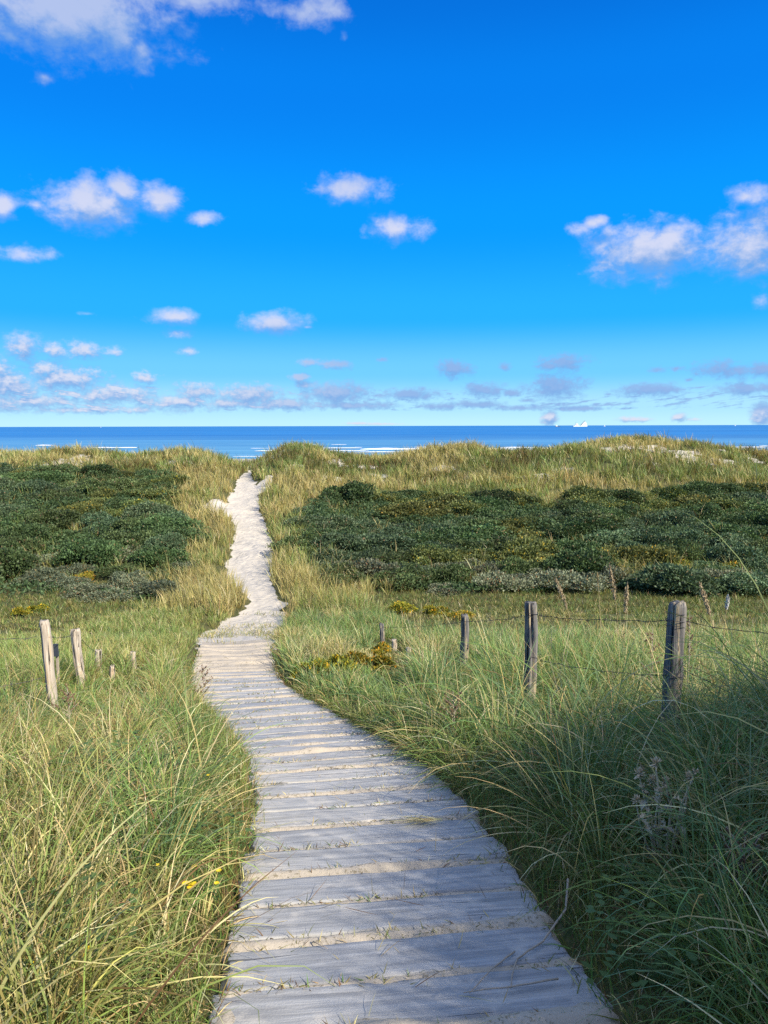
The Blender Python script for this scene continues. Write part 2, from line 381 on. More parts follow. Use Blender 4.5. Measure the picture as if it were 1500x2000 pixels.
def foliage(name, attr=True, c=None, trans=.3, rough=.55, spec=.25, objvar=0.0, hue=0.0):
    m_, t, out = mat(name)
    if attr:
        a = t.n('ShaderNodeAttribute', attribute_name='col'); colr = a.outputs[0]
    else: colr = None
    if c is not None:
        rgb = t.n('ShaderNodeRGB'); rgb.outputs[0].default_value = (*c, 1); colr = rgb.outputs[0]
    if objvar:
        oi = t.n('ShaderNodeObjectInfo'); hs = t.n('ShaderNodeHueSaturation'); t.l(colr, hs.inputs['Color'])
        t.l(t.mr(oi.outputs['Random'], 0, 1, 1 - objvar, 1 + objvar, smooth=False), hs.inputs['Value'])
        r2 = t.m('FRACT', t.m('MULTIPLY', oi.outputs['Random'], 17.3))
        t.l(t.mr(r2, 0, 1, .5 - hue, .5 + hue, smooth=False), hs.inputs['Hue']); colr = hs.outputs[0]
    b = t.n('ShaderNodeBsdfPrincipled'); t.l(colr, b.inputs['Base Color']); b.inputs['Roughness'].default_value = rough; b.inputs['Specular IOR Level'].default_value = spec
    tr = t.n('ShaderNodeBsdfTranslucent'); t.l(t.mix(1.0, colr, (1.0, 1.0, .55), 'MULTIPLY'), tr.inputs[0])
    mx = t.n('ShaderNodeMixShader'); mx.inputs[0].default_value = trans
    t.l(b.outputs[0], mx.inputs[1]); t.l(tr.outputs[0], mx.inputs[2]); t.l(mx.outputs[0], out.inputs[0])
    return m_
def ground_mat():
    m_, t, out = mat('dune_ground'); b = t.n('ShaderNodeBsdfPrincipled'); geo = t.n('ShaderNodeNewGeometry'); p = geo.outputs['Position']
    a = t.n('ShaderNodeAttribute', attribute_name='sand').outputs['Fac']
    n1 = t.noise(p, 1.1, 5.0, .6); n2 = t.noise(p, 14.0, 4.0, .65); n3 = t.noise(p, 160.0, 2.0, .5)
    sand = t.mix(n1, (.50, .45, .37), (.63, .57, .48)); sand = t.mix(t.m('MULTIPLY', n3, .5), sand, (.42, .375, .31))
    lit = t.mix(n1, (.075, .07, .030), (.15, .13, .06)); lit = t.mix(t.mr(n2, .40, .62), lit, (.06, .075, .025))
    f = t.mr(t.m('ADD', a, t.m('MULTIPLY', t.m('SUBTRACT', n2, .5), .5)), .35, .62)
    t.l(t.mix(f, lit, sand), b.inputs['Base Color']); b.inputs['Roughness'].default_value = .95; b.inputs['Specular IOR Level'].default_value = .1
    # trodden footprints
    vor = t.n('ShaderNodeTexVoronoi'); vor.feature = 'SMOOTH_F1'; vor.inputs['Scale'].default_value = 5.5; vor.inputs['Smoothness'].default_value = .6
    wp = t.n('ShaderNodeMix'); wp.data_type = 'VECTOR'; nn = t.n('ShaderNodeTexNoise'); nn.inputs['Scale'].default_value = 3.0; t.l(p, nn.inputs['Vector'])
    t.l(t.vm('ADD', p, t.vm('MULTIPLY', nn.outputs['Color'], (.25, .25, 0.))), vor.inputs['Vector'])
    b1 = t.n('ShaderNodeBump'); b1.inputs['Strength'].default_value = .6; b1.inputs['Distance'].default_value = .06; t.l(vor.outputs['Distance'], b1.inputs['Height'])
    b2 = t.n('ShaderNodeBump'); b2.inputs['Strength'].default_value = .6; b2.inputs['Distance'].default_value = .03; t.l(n2, b2.inputs['Height']); t.l(b1.outputs[0], b2.inputs['Normal'])
    t.l(b2.outputs[0], b.inputs['Normal']); t.l(b.outputs[0], out.inputs[0]); return m_
def sand_mat():
    m_, t, out = mat('blown_sand'); b = t.n('ShaderNodeBsdfPrincipled'); geo = t.n('ShaderNodeNewGeometry'); p = geo.outputs['Position']
    n1 = t.noise(p, 5.0, 5.0, .6); n2 = t.noise(p, 60.0, 4.0, .7); n3 = t.noise(p, 500.0, 2.0, .5)
    c = t.mix(n1, (.42, .355, .27), (.58, .51, .41)); c = t.mix(t.m('MULTIPLY', n3, .5), c, (.30, .26, .21))
    deb = t.mr(t.m('ADD', n2, t.m('MULTIPLY', n1, .5)), .80, .92); c = t.mix(t.m('MULTIPLY', deb, .7), c, (.16, .13, .07))
    t.l(c, b.inputs['Base Color']); b.inputs['Roughness'].default_value = .95; b.inputs['Specular IOR Level'].default_value = .1
    b1 = t.n('ShaderNodeBump'); b1.inputs['Strength'].default_value = .5; b1.inputs['Distance'].default_value = .01; t.l(n2, b1.inputs['Height']); t.l(b1.outputs[0], b.inputs['Normal'])
    t.l(b.outputs[0], out.inputs[0]); return m_
def plank_mat():
    m_, t, out = mat('weathered_plank'); b = t.n('ShaderNodeBsdfPrincipled'); co = t.n('ShaderNodeTexCoord'); oi = t.n('ShaderNodeObjectInfo')
    sh = t.n('ShaderNodeCombineXYZ'); t.l(t.m('MULTIPLY', oi.outputs['Random'], 37.0), sh.inputs[0]); t.l(t.m('MULTIPLY', oi.outputs['Random'], 91.0), sh.inputs[1])
    p = t.vm('ADD', co.outputs['Object'], sh.outputs[0])
    gr = t.noise(t.vm('MULTIPLY', p, (2.2, 30.0, 10.0)), 1.0, 6.0, .62, .5)
    fg = t.noise(t.vm('MULTIPLY', p, (6.0, 190.0, 20.0)), 1.0, 4.0, .6, .2)
    bl = t.noise(p, 7.0, 5.0, .62); sp = t.noise(p, 150.0, 3.0, .6)
    c = t.mix(t.mr(gr, .30, .70), (.33, .325, .315), (.60, .58, .54)); c = t.mix(t.mr(fg, .35, .75), t.mix(.32, c, (.16, .155, .15)), c)
    c = t.mix(t.m('MULTIPLY', t.mr(bl, .50, .72), .75), c, (.66, .60, .51))       # sand rubbed into the grain
    c = t.mix(t.m('MULTIPLY', t.mr(sp, .62, .70), .5), c, (.52, .48, .42))
    c = t.mix(t.m('MULTIPLY', t.mr(bl, .42, .28), .45), c, (.27, .27, .285))
    crack = t.mr(t.noise(t.vm('MULTIPLY', p, (1.1, 30.0, 4.0)), 1.0, 3.0, .55, .8), .655, .68)
    c = t.mix(t.m('MULTIPLY', crack, .7), c, (.05, .05, .06))
    t.l(t.mix(1.0, c, t.mix(oi.outputs['Random'], (.80, .82, .86), (1.08, 1.05, 1.0)), 'MULTIPLY'), b.inputs['Base Color']); b.inputs['Roughness'].default_value = .8; b.inputs['Specular IOR Level'].default_value = .25
    h = t.m('SUBTRACT', t.m('ADD', t.m('MULTIPLY', gr, .6), t.m('MULTIPLY', fg, .3)), crack)
    bp = t.n('ShaderNodeBump'); bp.inputs['Strength'].default_value = .7; bp.inputs['Distance'].default_value = .006; t.l(h, bp.inputs['Height'])
    b2 = t.n('ShaderNodeBump'); b2.inputs['Strength'].default_value = .4; b2.inputs['Distance'].default_value = .004; t.l(sp, b2.inputs['Height']); t.l(bp.outputs[0], b2.inputs['Normal'])
    t.l(b2.outputs[0], b.inputs['Normal']); t.l(b.outputs[0], out.inputs[0]); return m_
def post_mat(name, lo, hi, strip):
    m_, t, out = mat(name); b = t.n('ShaderNodeBsdfPrincipled'); co = t.n('ShaderNodeTexCoord'); p = co.outputs['Object']
    gr = t.noise(t.vm('MULTIPLY', p, (60.0, 60.0, 3.0)), 1.0, 5.0, .6, .6); bl = t.noise(t.vm('MULTIPLY', p, (26.0, 26.0, 2.2)), 1.0, 4.0, .55)
    c = t.mix(t.mr(gr, .3, .7), lo, hi); c = t.mix(t.mr(bl, .55, .66), c, strip)
    cr_ = t.mr(t.noise(t.vm('MULTIPLY', p, (45.0, 45.0, 1.6)), 1.0, 2.0, .5, .4), .63, .67); c = t.mix(cr_, c, tuple(k * .18 for k in lo))
    t.l(c, b.inputs['Base Color']); b.inputs['Roughness'].default_value = .9; b.inputs['Specular IOR Level'].default_value = .15
    bp = t.n('ShaderNodeBump'); bp.inputs['Strength'].default_value = .9; bp.inputs['Distance'].default_value = .01; t.l(t.m('SUBTRACT', gr, cr_), bp.inputs['Height'])
    t.l(bp.outputs[0], b.inputs['Normal']); t.l(b.outputs[0], out.inputs[0]); return m_
def sea_mat():
    m_, t, out = mat('sea_water'); geo = t.n('ShaderNodeNewGeometry'); p = geo.outputs['Position']
    n1 = t.noise(t.vm('MULTIPLY', p, (.004, .03, 1.)), 1.0, 5.0, .6); n2 = t.noise(t.vm('MULTIPLY', p, (.03, .25, 1.)), 1.0, 5.0, .6)
    n3 = t.noise(t.vm('MULTIPLY', p, (.0006, .0022, 1.)), 1.0, 4.0, .6)
    sy = t.n('ShaderNodeSeparateXYZ'); t.l(p, sy.inputs[0])
    near = t.mr(sy.outputs[1], 230., 900., 1.0, 0.0)
    c = t.mix(near, (.008, .155, .40), (.09, .29, .44)); c = t.mix(t.mr(n1, .35, .7), c, t.mix(near, (.03, .22, .50), (.14, .36, .50)))
    c = t.mix(t.m('MULTIPLY', t.mr(n3, .40, .65), .55), c, (.004, .10, .30))
    c = t.mix(t.m('MULTIPLY', t.mr(n2, .50, .72), .35), c, (.05, .22, .45))
    df = t.n('ShaderNodeBsdfDiffuse'); t.l(c, df.inputs[0])
    gl = t.n('ShaderNodeBsdfGlossy'); gl.inputs['Roughness'].default_value = .35; gl.inputs[0].default_value = (.7, .8, .9, 1)
    bp = t.n('ShaderNodeBump'); bp.inputs['Strength'].default_value = 1.0; bp.inputs['Distance'].default_value = 1.2; t.l(n2, bp.inputs['Height'])
    t.l(bp.outputs[0], gl.inputs['Normal']); mx = t.n('ShaderNodeMixShader'); mx.inputs[0].default_value = .22
    t.l(df.outputs[0], mx.inputs[1]); t.l(gl.outputs[0], mx.inputs[2]); t.l(mx.outputs[0], out.inputs[0]); return m_

M = dict(ground=ground_mat(), sand=sand_mat(), plank=plank_mat(), sea=sea_mat(),
         post_r=post_mat('grey_post_wood', (.07, .072, .08), (.27, .25, .225), (.52, .41, .25)),
         post_l=post_mat('pale_post_wood', (.34, .28, .21), (.64, .55, .44), (.56, .42, .27)),
         grass=foliage('grass_blades'), shrub=foliage('buckthorn_leaves', objvar=.28, hue=.02, trans=.2),
         wire=simple('rusty_wire', (.035, .035, .045), .6, .3, 30, 0, .4, .3), slate=simple('dark_grey_board', (.05, .06, .075), .7, .2, 30),
         white=simple('white_ship_paint', (.80, .78, .72), .5, .05), steel=simple('dark_ship_steel', (.10, .10, .11), .5, .1), orange=simple('ship_buff_paint', (.55, .30, .10), .5, .1), glass=simple('ship_windows', (.03, .05, .07), .2, .1),
         foam=simple('sea_foam', (.88, .90, .92), .8, .06, .5), twig=simple('dry_twig_bark', (.40, .33, .25), .9, .25, 40, .3), yellow=simple('yellow_petals', (.75, .55, .02), .6, .12, 60),
         green=simple('green_stem', (.07, .12, .03), .7, .2, 40), dry=simple('dry_thistle', (.66, .52, .33), .9, .3, 60, .3), silver=simple('grey_thistle_leaf', (.48, .42, .30), .85, .25, 40),
         plume=simple('dry_plume', (.46, .36, .22), .9, .2, 60), straw=simple('straw_stem', (.38, .30, .15), .85, .2, 40), brown=simple('brown_seed_head', (.17, .10, .06), .95, .25, 60), seed=simple('white_seed_fluff', (.62, .60, .56), .95, .1, 60))

# ------------------------------------------------------------------ ground sheet
def axis(parts):
    out = []
    for a, b, s in parts: out.append(np.arange(a, b, s))
    return np.concatenate(out)
gx = np.concatenate([-np.geomspace(400, 40, 26)[:-1], axis([(-40, -15, .45), (-15, -5.5, .16), (-5.5, 3.2, .055), (3.2, 12, .16), (12, 40, .45)]), np.geomspace(40, 400, 26)])
gy = np.concatenate([axis([(-60, -6, 2.0), (-6, 0, .3), (0, 14, .055), (14, 62, .13), (62, 100, .6)]), np.geomspace(100, 420, 50)])
GX, GY = np.meshgrid(gx, gy); gxx = GX.ravel(); gyy = GY.ravel()
gz = np.concatenate([H(a, b) for a, b in zip(np.array_split(gxx, 12), np.array_split(gyy, 12))])
sa = np.concatenate([sand_mask(a, b) for a, b in zip(np.array_split(gxx, 12), np.array_split(gyy, 12))])
nx, ny = len(gx), len(gy)
ii = (np.arange(ny - 1)[:, None] * nx + np.arange(nx - 1)[None]).ravel()
me = np_mesh('ground', np.stack([gxx, gyy, gz], 1), np.stack([ii, ii + 1, ii + nx + 1, ii + nx], 1), {'sand': sa}, smooth=True)
tag(np_obj('ground', me, M['ground']), kind='structure')

# sea
ys_ = np.concatenate([np.arange(195, 420, 2.5), np.geomspace(420, 60000, 60)]); us = np.linspace(-1.6, 1.6, 120)
vv = []
for y in ys_:
    xx = us * max(y, 320) ; z = .12 * np.sin(y / 9 + fbm(xx * .01, xx * 0 + y * .01, 2, 3) * 9) * (1 if y < 700 else 0)
    vv.append(np.stack([xx, np.full_like(xx, y), np.broadcast_to(z, xx.shape)], 1))
vv = np.concatenate(vv); n_ = len(us); ii = (np.arange(len(ys_) - 1)[:, None] * n_ + np.arange(n_ - 1)[None]).ravel()
tag(np_obj('sea', np_mesh('sea', vv, np.stack([ii, ii + 1, ii + n_ + 1, ii + n_], 1), smooth=True), M['sea']), kind='structure')
# breakers: broken rolls of white foam
fv = []; ff = []
def roll(y0, x0, x1, amp, hgt, dep, seed, cut):
    xs = np.arange(x0, x1, 2.0); prev = None
    yy = y0 + (fbm(xs * .012, xs * 0 + seed, 3, seed) - .5) * amp
    hh = (fbm(xs * .05, xs * 0, 4, seed + 4) - cut) * hgt * 4
    for x, y, h in zip(xs, yy, hh):
        if h <= .04: prev = None; continue
        b = len(fv); d_ = dep * min(1, h / hgt + .3)
        for dy, dz in ((-d_, .02), (-d_ * .5, h * .7), (0, h), (d_ * .6, h * .5), (d_, .02)): fv.append((x, y + dy, dz + .05))
        if prev is not None:
            for k in range(4): ff.append((prev + k, b + k, b + k + 1, prev + k + 1))
        prev = b
for a in [(318, -110, 260, 16, .5, 3, 3, .44), (300, -60, 240, 14, .3, 2., 8, .54), (335, -60, 280, 12, .3, 2, 15, .53), (285, -70, 200, 10, .2, 2., 23, .57), (262, -60, 160, 12, .15, 2., 29, .55), (350, -260, 280, 16, .5, 3, 37, .53), (246, -120, 120, 10, .15, 1.5, 41, .55), (400, -300, 300, 16, .5, 2.5, 51, .6)]: roll(*a)
tag(np_obj('surf', np_mesh('surf', np.array(fv), np.array(ff), smooth=True), M['foam']), kind='structure')

# ------------------------------------------------------------------ boardwalk
tt = np.linspace(0, len(CL) - 1, 1200); cx_ = hermite(np.arange(len(CL)).astype(float), CL[:, 0], tt); cy_ = hermite(np.arange(len(CL)).astype(float), CL[:, 1], tt)
ss = np.concatenate([[0], np.cumsum(np.hypot(np.diff(cx_), np.diff(cy_)))])
def on_path(s):
    x = np.interp(s, ss, cx_); y = np.interp(s, ss, cy_); e = .25
    dx = np.interp(s + e, ss, cx_) - np.interp(s - e, ss, cx_); dy = np.interp(s + e, ss, cy_) - np.interp(s - e, ss, cy_)
    return x, y, np.arctan2(-dx, dy)
HW = .545
bw = tag(empty('boardwalk', (0.08, 1.83, 8.4)), 'weathered grey plank boardwalk running down through the grass to the sand path', 'boardwalk')
s_pos = .35; k = 0; gaps = []; PL = []
rr = random.Random(3)
s0 = float(np.interp(2.46, cy_, ss))             # a sand strip measured here
s_pos = s0 - .55 * 8 + .03
while s_pos < ss[-1] - .1:
    pairw = .54 + rr.uniform(-.02, .02)
    w1 = (pairw - .082) / 2
    for j in range(2):
        PL.append((s_pos + w1 / 2 + j * (w1 + .014), w1 + rr.uniform(-.006, .004)))
    gaps.append((s_pos + w1 + .007, .25)); gaps.append((s_pos + pairw - .034, 1.0)); s_pos += pairw
for (s, wd) in PL:
    x, y, a = on_path(s); a += math.radians(3.2 if y < 5 else 1.5) + rr.uniform(-.012, .012)
    if y < -1.2: continue
    L_ = 2 * HW + rr.uniform(-.05, .05); nx_, ny_ = 54, 12
    u = np.concatenate([[-L_ / 2, -L_ / 2 + .006], np.linspace(-L_ / 2 + .02, L_ / 2 - .02, nx_ - 4), [L_ / 2 - .006, L_ / 2]]); v = np.concatenate([[-wd / 2, -wd / 2 + .005], np.linspace(-wd / 2 + .02, wd / 2 - .02, ny_ - 4), [wd / 2 - .005, wd / 2]]); U, V = np.meshgrid(u, v); U = U.ravel(); V = V.ravel()
    zt = (fbm(U * 5 + s * 7, V * 26, 3, 5) - .5) * .007
    edge = np.minimum(np.abs(np.abs(V) - wd / 2), np.abs(np.abs(U) - L_ / 2)); zt = zt - .004 * (1 - sm(0, .005, edge))
    V2 = V + np.where(np.abs(V) > wd / 2 - .01, (fbm(U * 8 + s * 3, V * 0, 3, 9) - .5) * .012 * np.sign(V), 0)
    U2 = U + np.where(np.abs(U) > L_ / 2 - .01, (fbm(V * 20 + s * 3, U * 0, 3, 9) - .5) * .03 * np.sign(U), 0)
    top = np.stack([U2, V2, zt], 1); bot = top.copy(); bot[:, 2] -= .042
    vs = np.concatenate([top, bot]); N = nx_ * ny_
    ii = (np.arange(ny_ - 1)[:, None] * nx_ + np.arange(nx_ - 1)[None]).ravel()
    fs = [np.stack([ii, ii + 1, ii + nx_ + 1, ii + nx_], 1)]
    ring = list(range(nx_)) + [nx_ * (r + 1) - 1 for r in range(1, ny_)] + [nx_ * (ny_ - 1) + c for c in range(nx_ - 2, -1, -1)] + [nx_ * r for r in range(ny_ - 2, 0, -1)]
    ring = np.array(ring); r2 = np.roll(ring, -1); fs.append(np.stack([ring, ring + N, r2 + N, r2], 1))
    me = np_mesh('plank', vs, np.concatenate(fs), smooth=False)
    o = np_obj('plank', me, M['plank'], bw)
    x0, y0 = x - .4 * math.cos(a), y - .4 * math.sin(a)
    zc = float(base_h(x, y)[0]); e = .1
    sl_ = (float(base_h(x, y + e)[0]) - float(base_h(x, y - e)[0])) / (2 * e)
    o.location = (x - bw.location.x, y - bw.location.y, zc - bw.location.z + rr.uniform(-.003, .003))
    o.rotation_euler = (math.atan(sl_) + rr.uniform(-.012, .012), rr.uniform(-.006, .006) - math.atan(sl_ * math.sin(a)), a)
    o['pw'] = wd
# blown sand lying between and over the planks
ds, dt = .0125, .022
S_ = np.arange(ss[0] + 2.2, ss[-1] + .6, ds); T_ = np.arange(-HW - .03, HW + .04, dt)
SS, TT = np.meshgrid(S_, T_); SS = SS.ravel(); TT = TT.ravel()
px_, py_, pa = on_path(np.clip(SS, 0, ss[-1] - .26)); ex = np.maximum(SS - (ss[-1] - .26), 0)
pa2 = pa + np.radians(np.where(py_ < 5, 3.2, 1.5))
xx = px_ + TT * np.cos(pa2) - ex * np.sin(pa); yy = py_ + TT * np.sin(pa2) + ex * np.cos(pa)
f = np.full_like(SS, -.018)
nA = fbm(TT * 7 + 3, SS * 9, 4, 71); nB = fbm(TT * 2.2, SS * 2.2, 3, 73); nC = fbm(xx * 40, yy * 40, 2, 79)
for (gs, st) in gaps:
    dd = (SS - gs - (fbm(TT * 5, TT * 0 + gs, 2, 7) - .5) * .03)
    wid = .020 + .042 * st * nA * nB * 1.8
    f = np.maximum(f, -.018 + (.019 * st + .011) * np.exp(-(dd / wid) ** 2) * (.55 + .9 * nB))
f += (nA - .5) * .009 + (nC - .5) * .004 + .010 * sm(.66, .85, nB)
f += .012 * sm(HW - .10, HW - .02, np.abs(TT)) * (nB - .35) * 2 + .060 * sm(8.2, 11.4, yy) * (.2 + nB) + .03 * sm(11.0, 12.6, yy)
f -= .035 * sm(HW - .015, HW + .03, np.abs(TT)) * (1 - sm(9., 12., yy))
zz = base_h(xx, yy) + f
ns, nt = len(S_), len(T_); ii = (np.arange(nt - 1)[:, None] * ns + np.arange(ns - 1)[None]).ravel()
tag(np_obj('blown_sand', np_mesh('blown_sand', np.stack([xx, yy, zz], 1), np.stack([ii, ii + ns, ii + ns + 1, ii + 1], 1), smooth=True), M['sand']), kind='structure')

# ------------------------------------------------------------------ grass
def blades(base, az_, th0, kap, L, wd, col0, col1, K=5, twist=None, droop=2.0):
    """curved tapered ribbons. base (N,3); returns verts, faces, colours"""
    N = len(base); t = np.linspace(0, 1, K + 1)
    th = th0[:, None] + kap[:, None] * t[None] ** droop
    thm = (th[:, 1:] + th[:, :-1]) / 2; st = (L / K)[:, None]
    hx = np.concatenate([np.zeros((N, 1)), np.cumsum(np.sin(thm) * st, 1)], 1); hz = np.concatenate([np.zeros((N, 1)), np.cumsum(np.cos(thm) * st, 1)], 1)
    ca, sa_ = np.cos(az_)[:, None], np.sin(az_)[:, None]
    if twist is None: twist = RNG.uniform(-.9, .9, N)
    sway = (np.sin(t[None] * 2.2 + RNG.uniform(0, 6, N)[:, None]) - np.sin(RNG.uniform(0, 6, N))[:, None] * 0) * (L * .03)[:, None] * t[None]
    P3 = np.stack([base[:, 0:1] + ca * hx - sa_ * sway, base[:, 1:2] + sa_ * hx + ca * sway, base[:, 2:3] + hz], 2)
    ct, st2 = np.cos(twist)[:, None], np.sin(twist)[:, None]
    nx_ = np.cos(th) * ca; ny_ = np.cos(th) * sa_; nz_ = -np.sin(th)
    wv = np.stack([-sa_ * ct + nx_ * st2, ca * ct + ny_ * st2, nz_ * st2], 2)
    prof = np.minimum(1, .55 + 2.2 * t) * (1 - t ** 2.2 * .93)
    hw = (wd / 2)[:, None, None] * prof[None, :, None]
    V = np.stack([P3 - wv * hw, P3 + wv * hw], 2).reshape(-1, 3)
    b = (np.arange(N) * 2 * (K + 1))[:, None] + 2 * np.arange(K)[None]; b = b.ravel()
    Fc = np.stack([b, b + 1, b + 3, b + 2], 1)
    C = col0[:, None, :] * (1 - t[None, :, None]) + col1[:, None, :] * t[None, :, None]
    C = np.repeat(C[:, :, None, :], 2, 2).reshape(-1, 3)
    return V, Fc, C
class Grass:
    def __init__(s): s.parts = []
    def add(s, *a, **k): s.parts.append(blades(*a, **k))
    def build(s, name):
        off = 0; V = []; Fc = []; C = []
        for v, f_, c in s.parts: V.append(v); Fc.append(f_ + off); C.append(c); off += len(v)
        o = np_obj(name, np_mesh(name, np.concatenate(V), np.concatenate(Fc), np.concatenate(C)), M['grass'])
        print(name, 'quads', sum(len(x) for x in Fc)); return o
PAL = {k: np.array(S(*v)) for k, v in dict(green=(100, 134, 58), lime=(138, 160, 78), blue=(100, 134, 92), deep=(60, 94, 42), straw=(196, 178, 122), pale=(216, 204, 158), ochre=(168, 148, 88), brown=(118, 88, 54), olive=(120, 122, 58), rust=(150, 92, 46), gold=(178, 168, 98), sage=(140, 152, 96)).items()}
def pick(names, weights, n, jit=.22):
    names = list(names); wt = np.array(weights, float); wt /= wt.sum()
    idx = RNG.choice(len(names), n, p=wt); c = np.array([PAL[k] for k in names])[idx]
    return np.clip(c * (1 + RNG.normal(0, jit, (n, 1))) * (1 + RNG.normal(0, .06, (n, 3))), .005, .9)
def tussocks(G, cx, cy, nb, Lm, spread, wd, names, weights, K=6, lean=(0, 0), kap=(.5, 1.7), th=(.05, .5), dead=.15, basez=None):
    """cx, cy arrays of centres; nb blades per tussock"""
    n = len(cx); N = n * nb; ci = np.repeat(np.arange(n), nb)
    sz = RNG.lognormal(0, .22, n)[ci] * (Lm if np.isscalar(Lm) else Lm[ci])
    r = np.abs(RNG.normal(0, 1, N)) * spread * (.6 + .4 * RNG.random(n)[ci]); a0 = RNG.uniform(0, 2 * PI, N)
    bx = cx[ci] + r * np.cos(a0); by = cy[ci] + r * np.sin(a0)
    az_ = a0 + RNG.normal(0, .7, N)
    vx = np.cos(az_) + lean[0]; vy = np.sin(az_) + lean[1]; az_ = np.arctan2(vy, vx)
    th0 = RNG.uniform(th[0], th[1], N) * np.clip(np.hypot(vx, vy), .3, 1.6); kp = RNG.uniform(kap[0], kap[1], N)
    L = sz * RNG.uniform(.45, 1.1, N) * clear_f(bx, by)
    keep = (path_d(bx, by) > .0 + (0.02 if np.isscalar(Lm) else 0.0)) | (by < -1.5)
    tw = RNG.random(n)[ci]; c1 = pick(names, weights, N); tz = pick(names, weights, n)[ci]; c1 = c1 * .6 + tz * .4
    dd = RNG.random(N) < dead; c1[dd] = pick(['straw', 'pale', 'ochre', 'brown'], [5, 3, 3, 2], dd.sum())
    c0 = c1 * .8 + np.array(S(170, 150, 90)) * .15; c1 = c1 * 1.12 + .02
    bz = H(bx, by) - .01
    k_ = keep; wv_ = RNG.uniform(.7, 1.3, N) * (wd if np.isscalar(wd) else wd[ci])
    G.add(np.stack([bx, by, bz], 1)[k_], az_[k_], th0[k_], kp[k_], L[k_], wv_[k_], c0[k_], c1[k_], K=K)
def scatter(n, y0, y1, x0f, x1f, power=1.0):
    """random points, x between x0f(y) and x1f(y); power shapes the density towards the viewer"""
    u = RNG.random(n); y = y0 + (y1 - y0) * u ** power
    a, b = x0f(y), x1f(y); x = a + (b - a) * RNG.random(n); return x, y
CLR = [(84, 24, 4.4, 6.5, .55), (148, 22, 4.8, 8.0, .45), (192, 24, 5.5, 9.1, .3), (222, 20, 5.5, 8.6, .3), (260, 20, 6.5, 9.8, .3), (109, 14, 5.2, 7.4, .5),
       (1320, 34, 3.0, 4.9, .62), (1038, 28, 4.2, 6.7, .60), (907, 24, 5.6, 9.1, .48), (748, 22, 7.0, 12.8, .2), (771, 18, 6.8, 11.8, .15), (799, 14, 7.0, 11.0, .15),
       (640, 80, 6.0, 9.6, .55), (720, 40, 7.0, 11.5, .45), (1300, 80, 1.2, 2.9, .45), (165, 26, 1.0, 2.3, .6), (380, 30, 1.4, 2.8, .6)]
def clear_f(x, y):
    u = x / np.maximum(y, .3) * F + 750; k = np.ones(len(x))
    for c, hw_, a, b, f_ in CLR: k = np.minimum(k, 1 - (1 - f_) * (1 - sm(hw_ * .7, hw_ * 1.4, np.abs(u - c))) * sm(a - .4, a, y) * (1 - sm(b, b + .2, y)))
    return k
cxf = lambda y: np.interp(y, CL[:, 1], CL[:, 0])
WB = lambda y: .60 * y + 1.6                        # half width of what a viewer may see
def filt(x, y, m_): return x[m_], y[m_]

# --- foreground, left of the boardwalk
G = Grass()
x, y = scatter(34000, .9, 7.5, lambda y: -WB(y), lambda y: cxf(y) - .56)          # low turf
tussocks(G, x, y, 3, .17, .03, .0035, ['green', 'olive', 'lime', 'brown', 'deep'], [5, 4, 5, 2.5, 3], K=3, kap=(.4, 1.6), dead=.25)
x, y = scatter(1500, .7, 8.5, lambda y: -WB(y), lambda y: cxf(y) - .80, .95)
pn = fbm(x * 1.1 + 4, y * 1.1, 3, 611); gp = fbm(x * 1.7, y * 1.7, 2, 617)
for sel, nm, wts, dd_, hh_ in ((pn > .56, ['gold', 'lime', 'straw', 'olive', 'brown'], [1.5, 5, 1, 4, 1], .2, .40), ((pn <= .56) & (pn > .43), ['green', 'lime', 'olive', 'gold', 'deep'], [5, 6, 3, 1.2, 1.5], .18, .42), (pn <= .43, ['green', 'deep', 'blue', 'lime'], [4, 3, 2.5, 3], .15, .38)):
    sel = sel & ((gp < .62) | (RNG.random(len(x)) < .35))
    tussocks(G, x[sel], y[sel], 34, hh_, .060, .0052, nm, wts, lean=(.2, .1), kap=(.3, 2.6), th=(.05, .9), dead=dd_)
x, y = scatter(260, 1.0, 7.5, lambda y: -WB(y), lambda y: cxf(y) - .85, .95)       # matted dead straw
tussocks(G, x, y, 60, .42, .12, .004, ['straw', 'pale', 'ochre', 'brown'], [5, 3, 3, 3], lean=(.5, -.2), th=(.6, 1.35), kap=(.3, 1.2), dead=.3)
x, y = scatter(60, 1.0, 7.0, lambda y: -WB(y), lambda y: cxf(y) - .75)       # long arching blades
tussocks(G, x, y, 12, .66, .04, .0062, ['blue', 'lime', 'straw', 'gold'], [1.5, 3, 3, 3], lean=(.5, .1), kap=(.5, 1.8), th=(.1, .8), K=8)
tag(G.build('marram_grass'), 'sunlit yellow green marram grass left of the boardwalk', 'grass', kind='stuff')

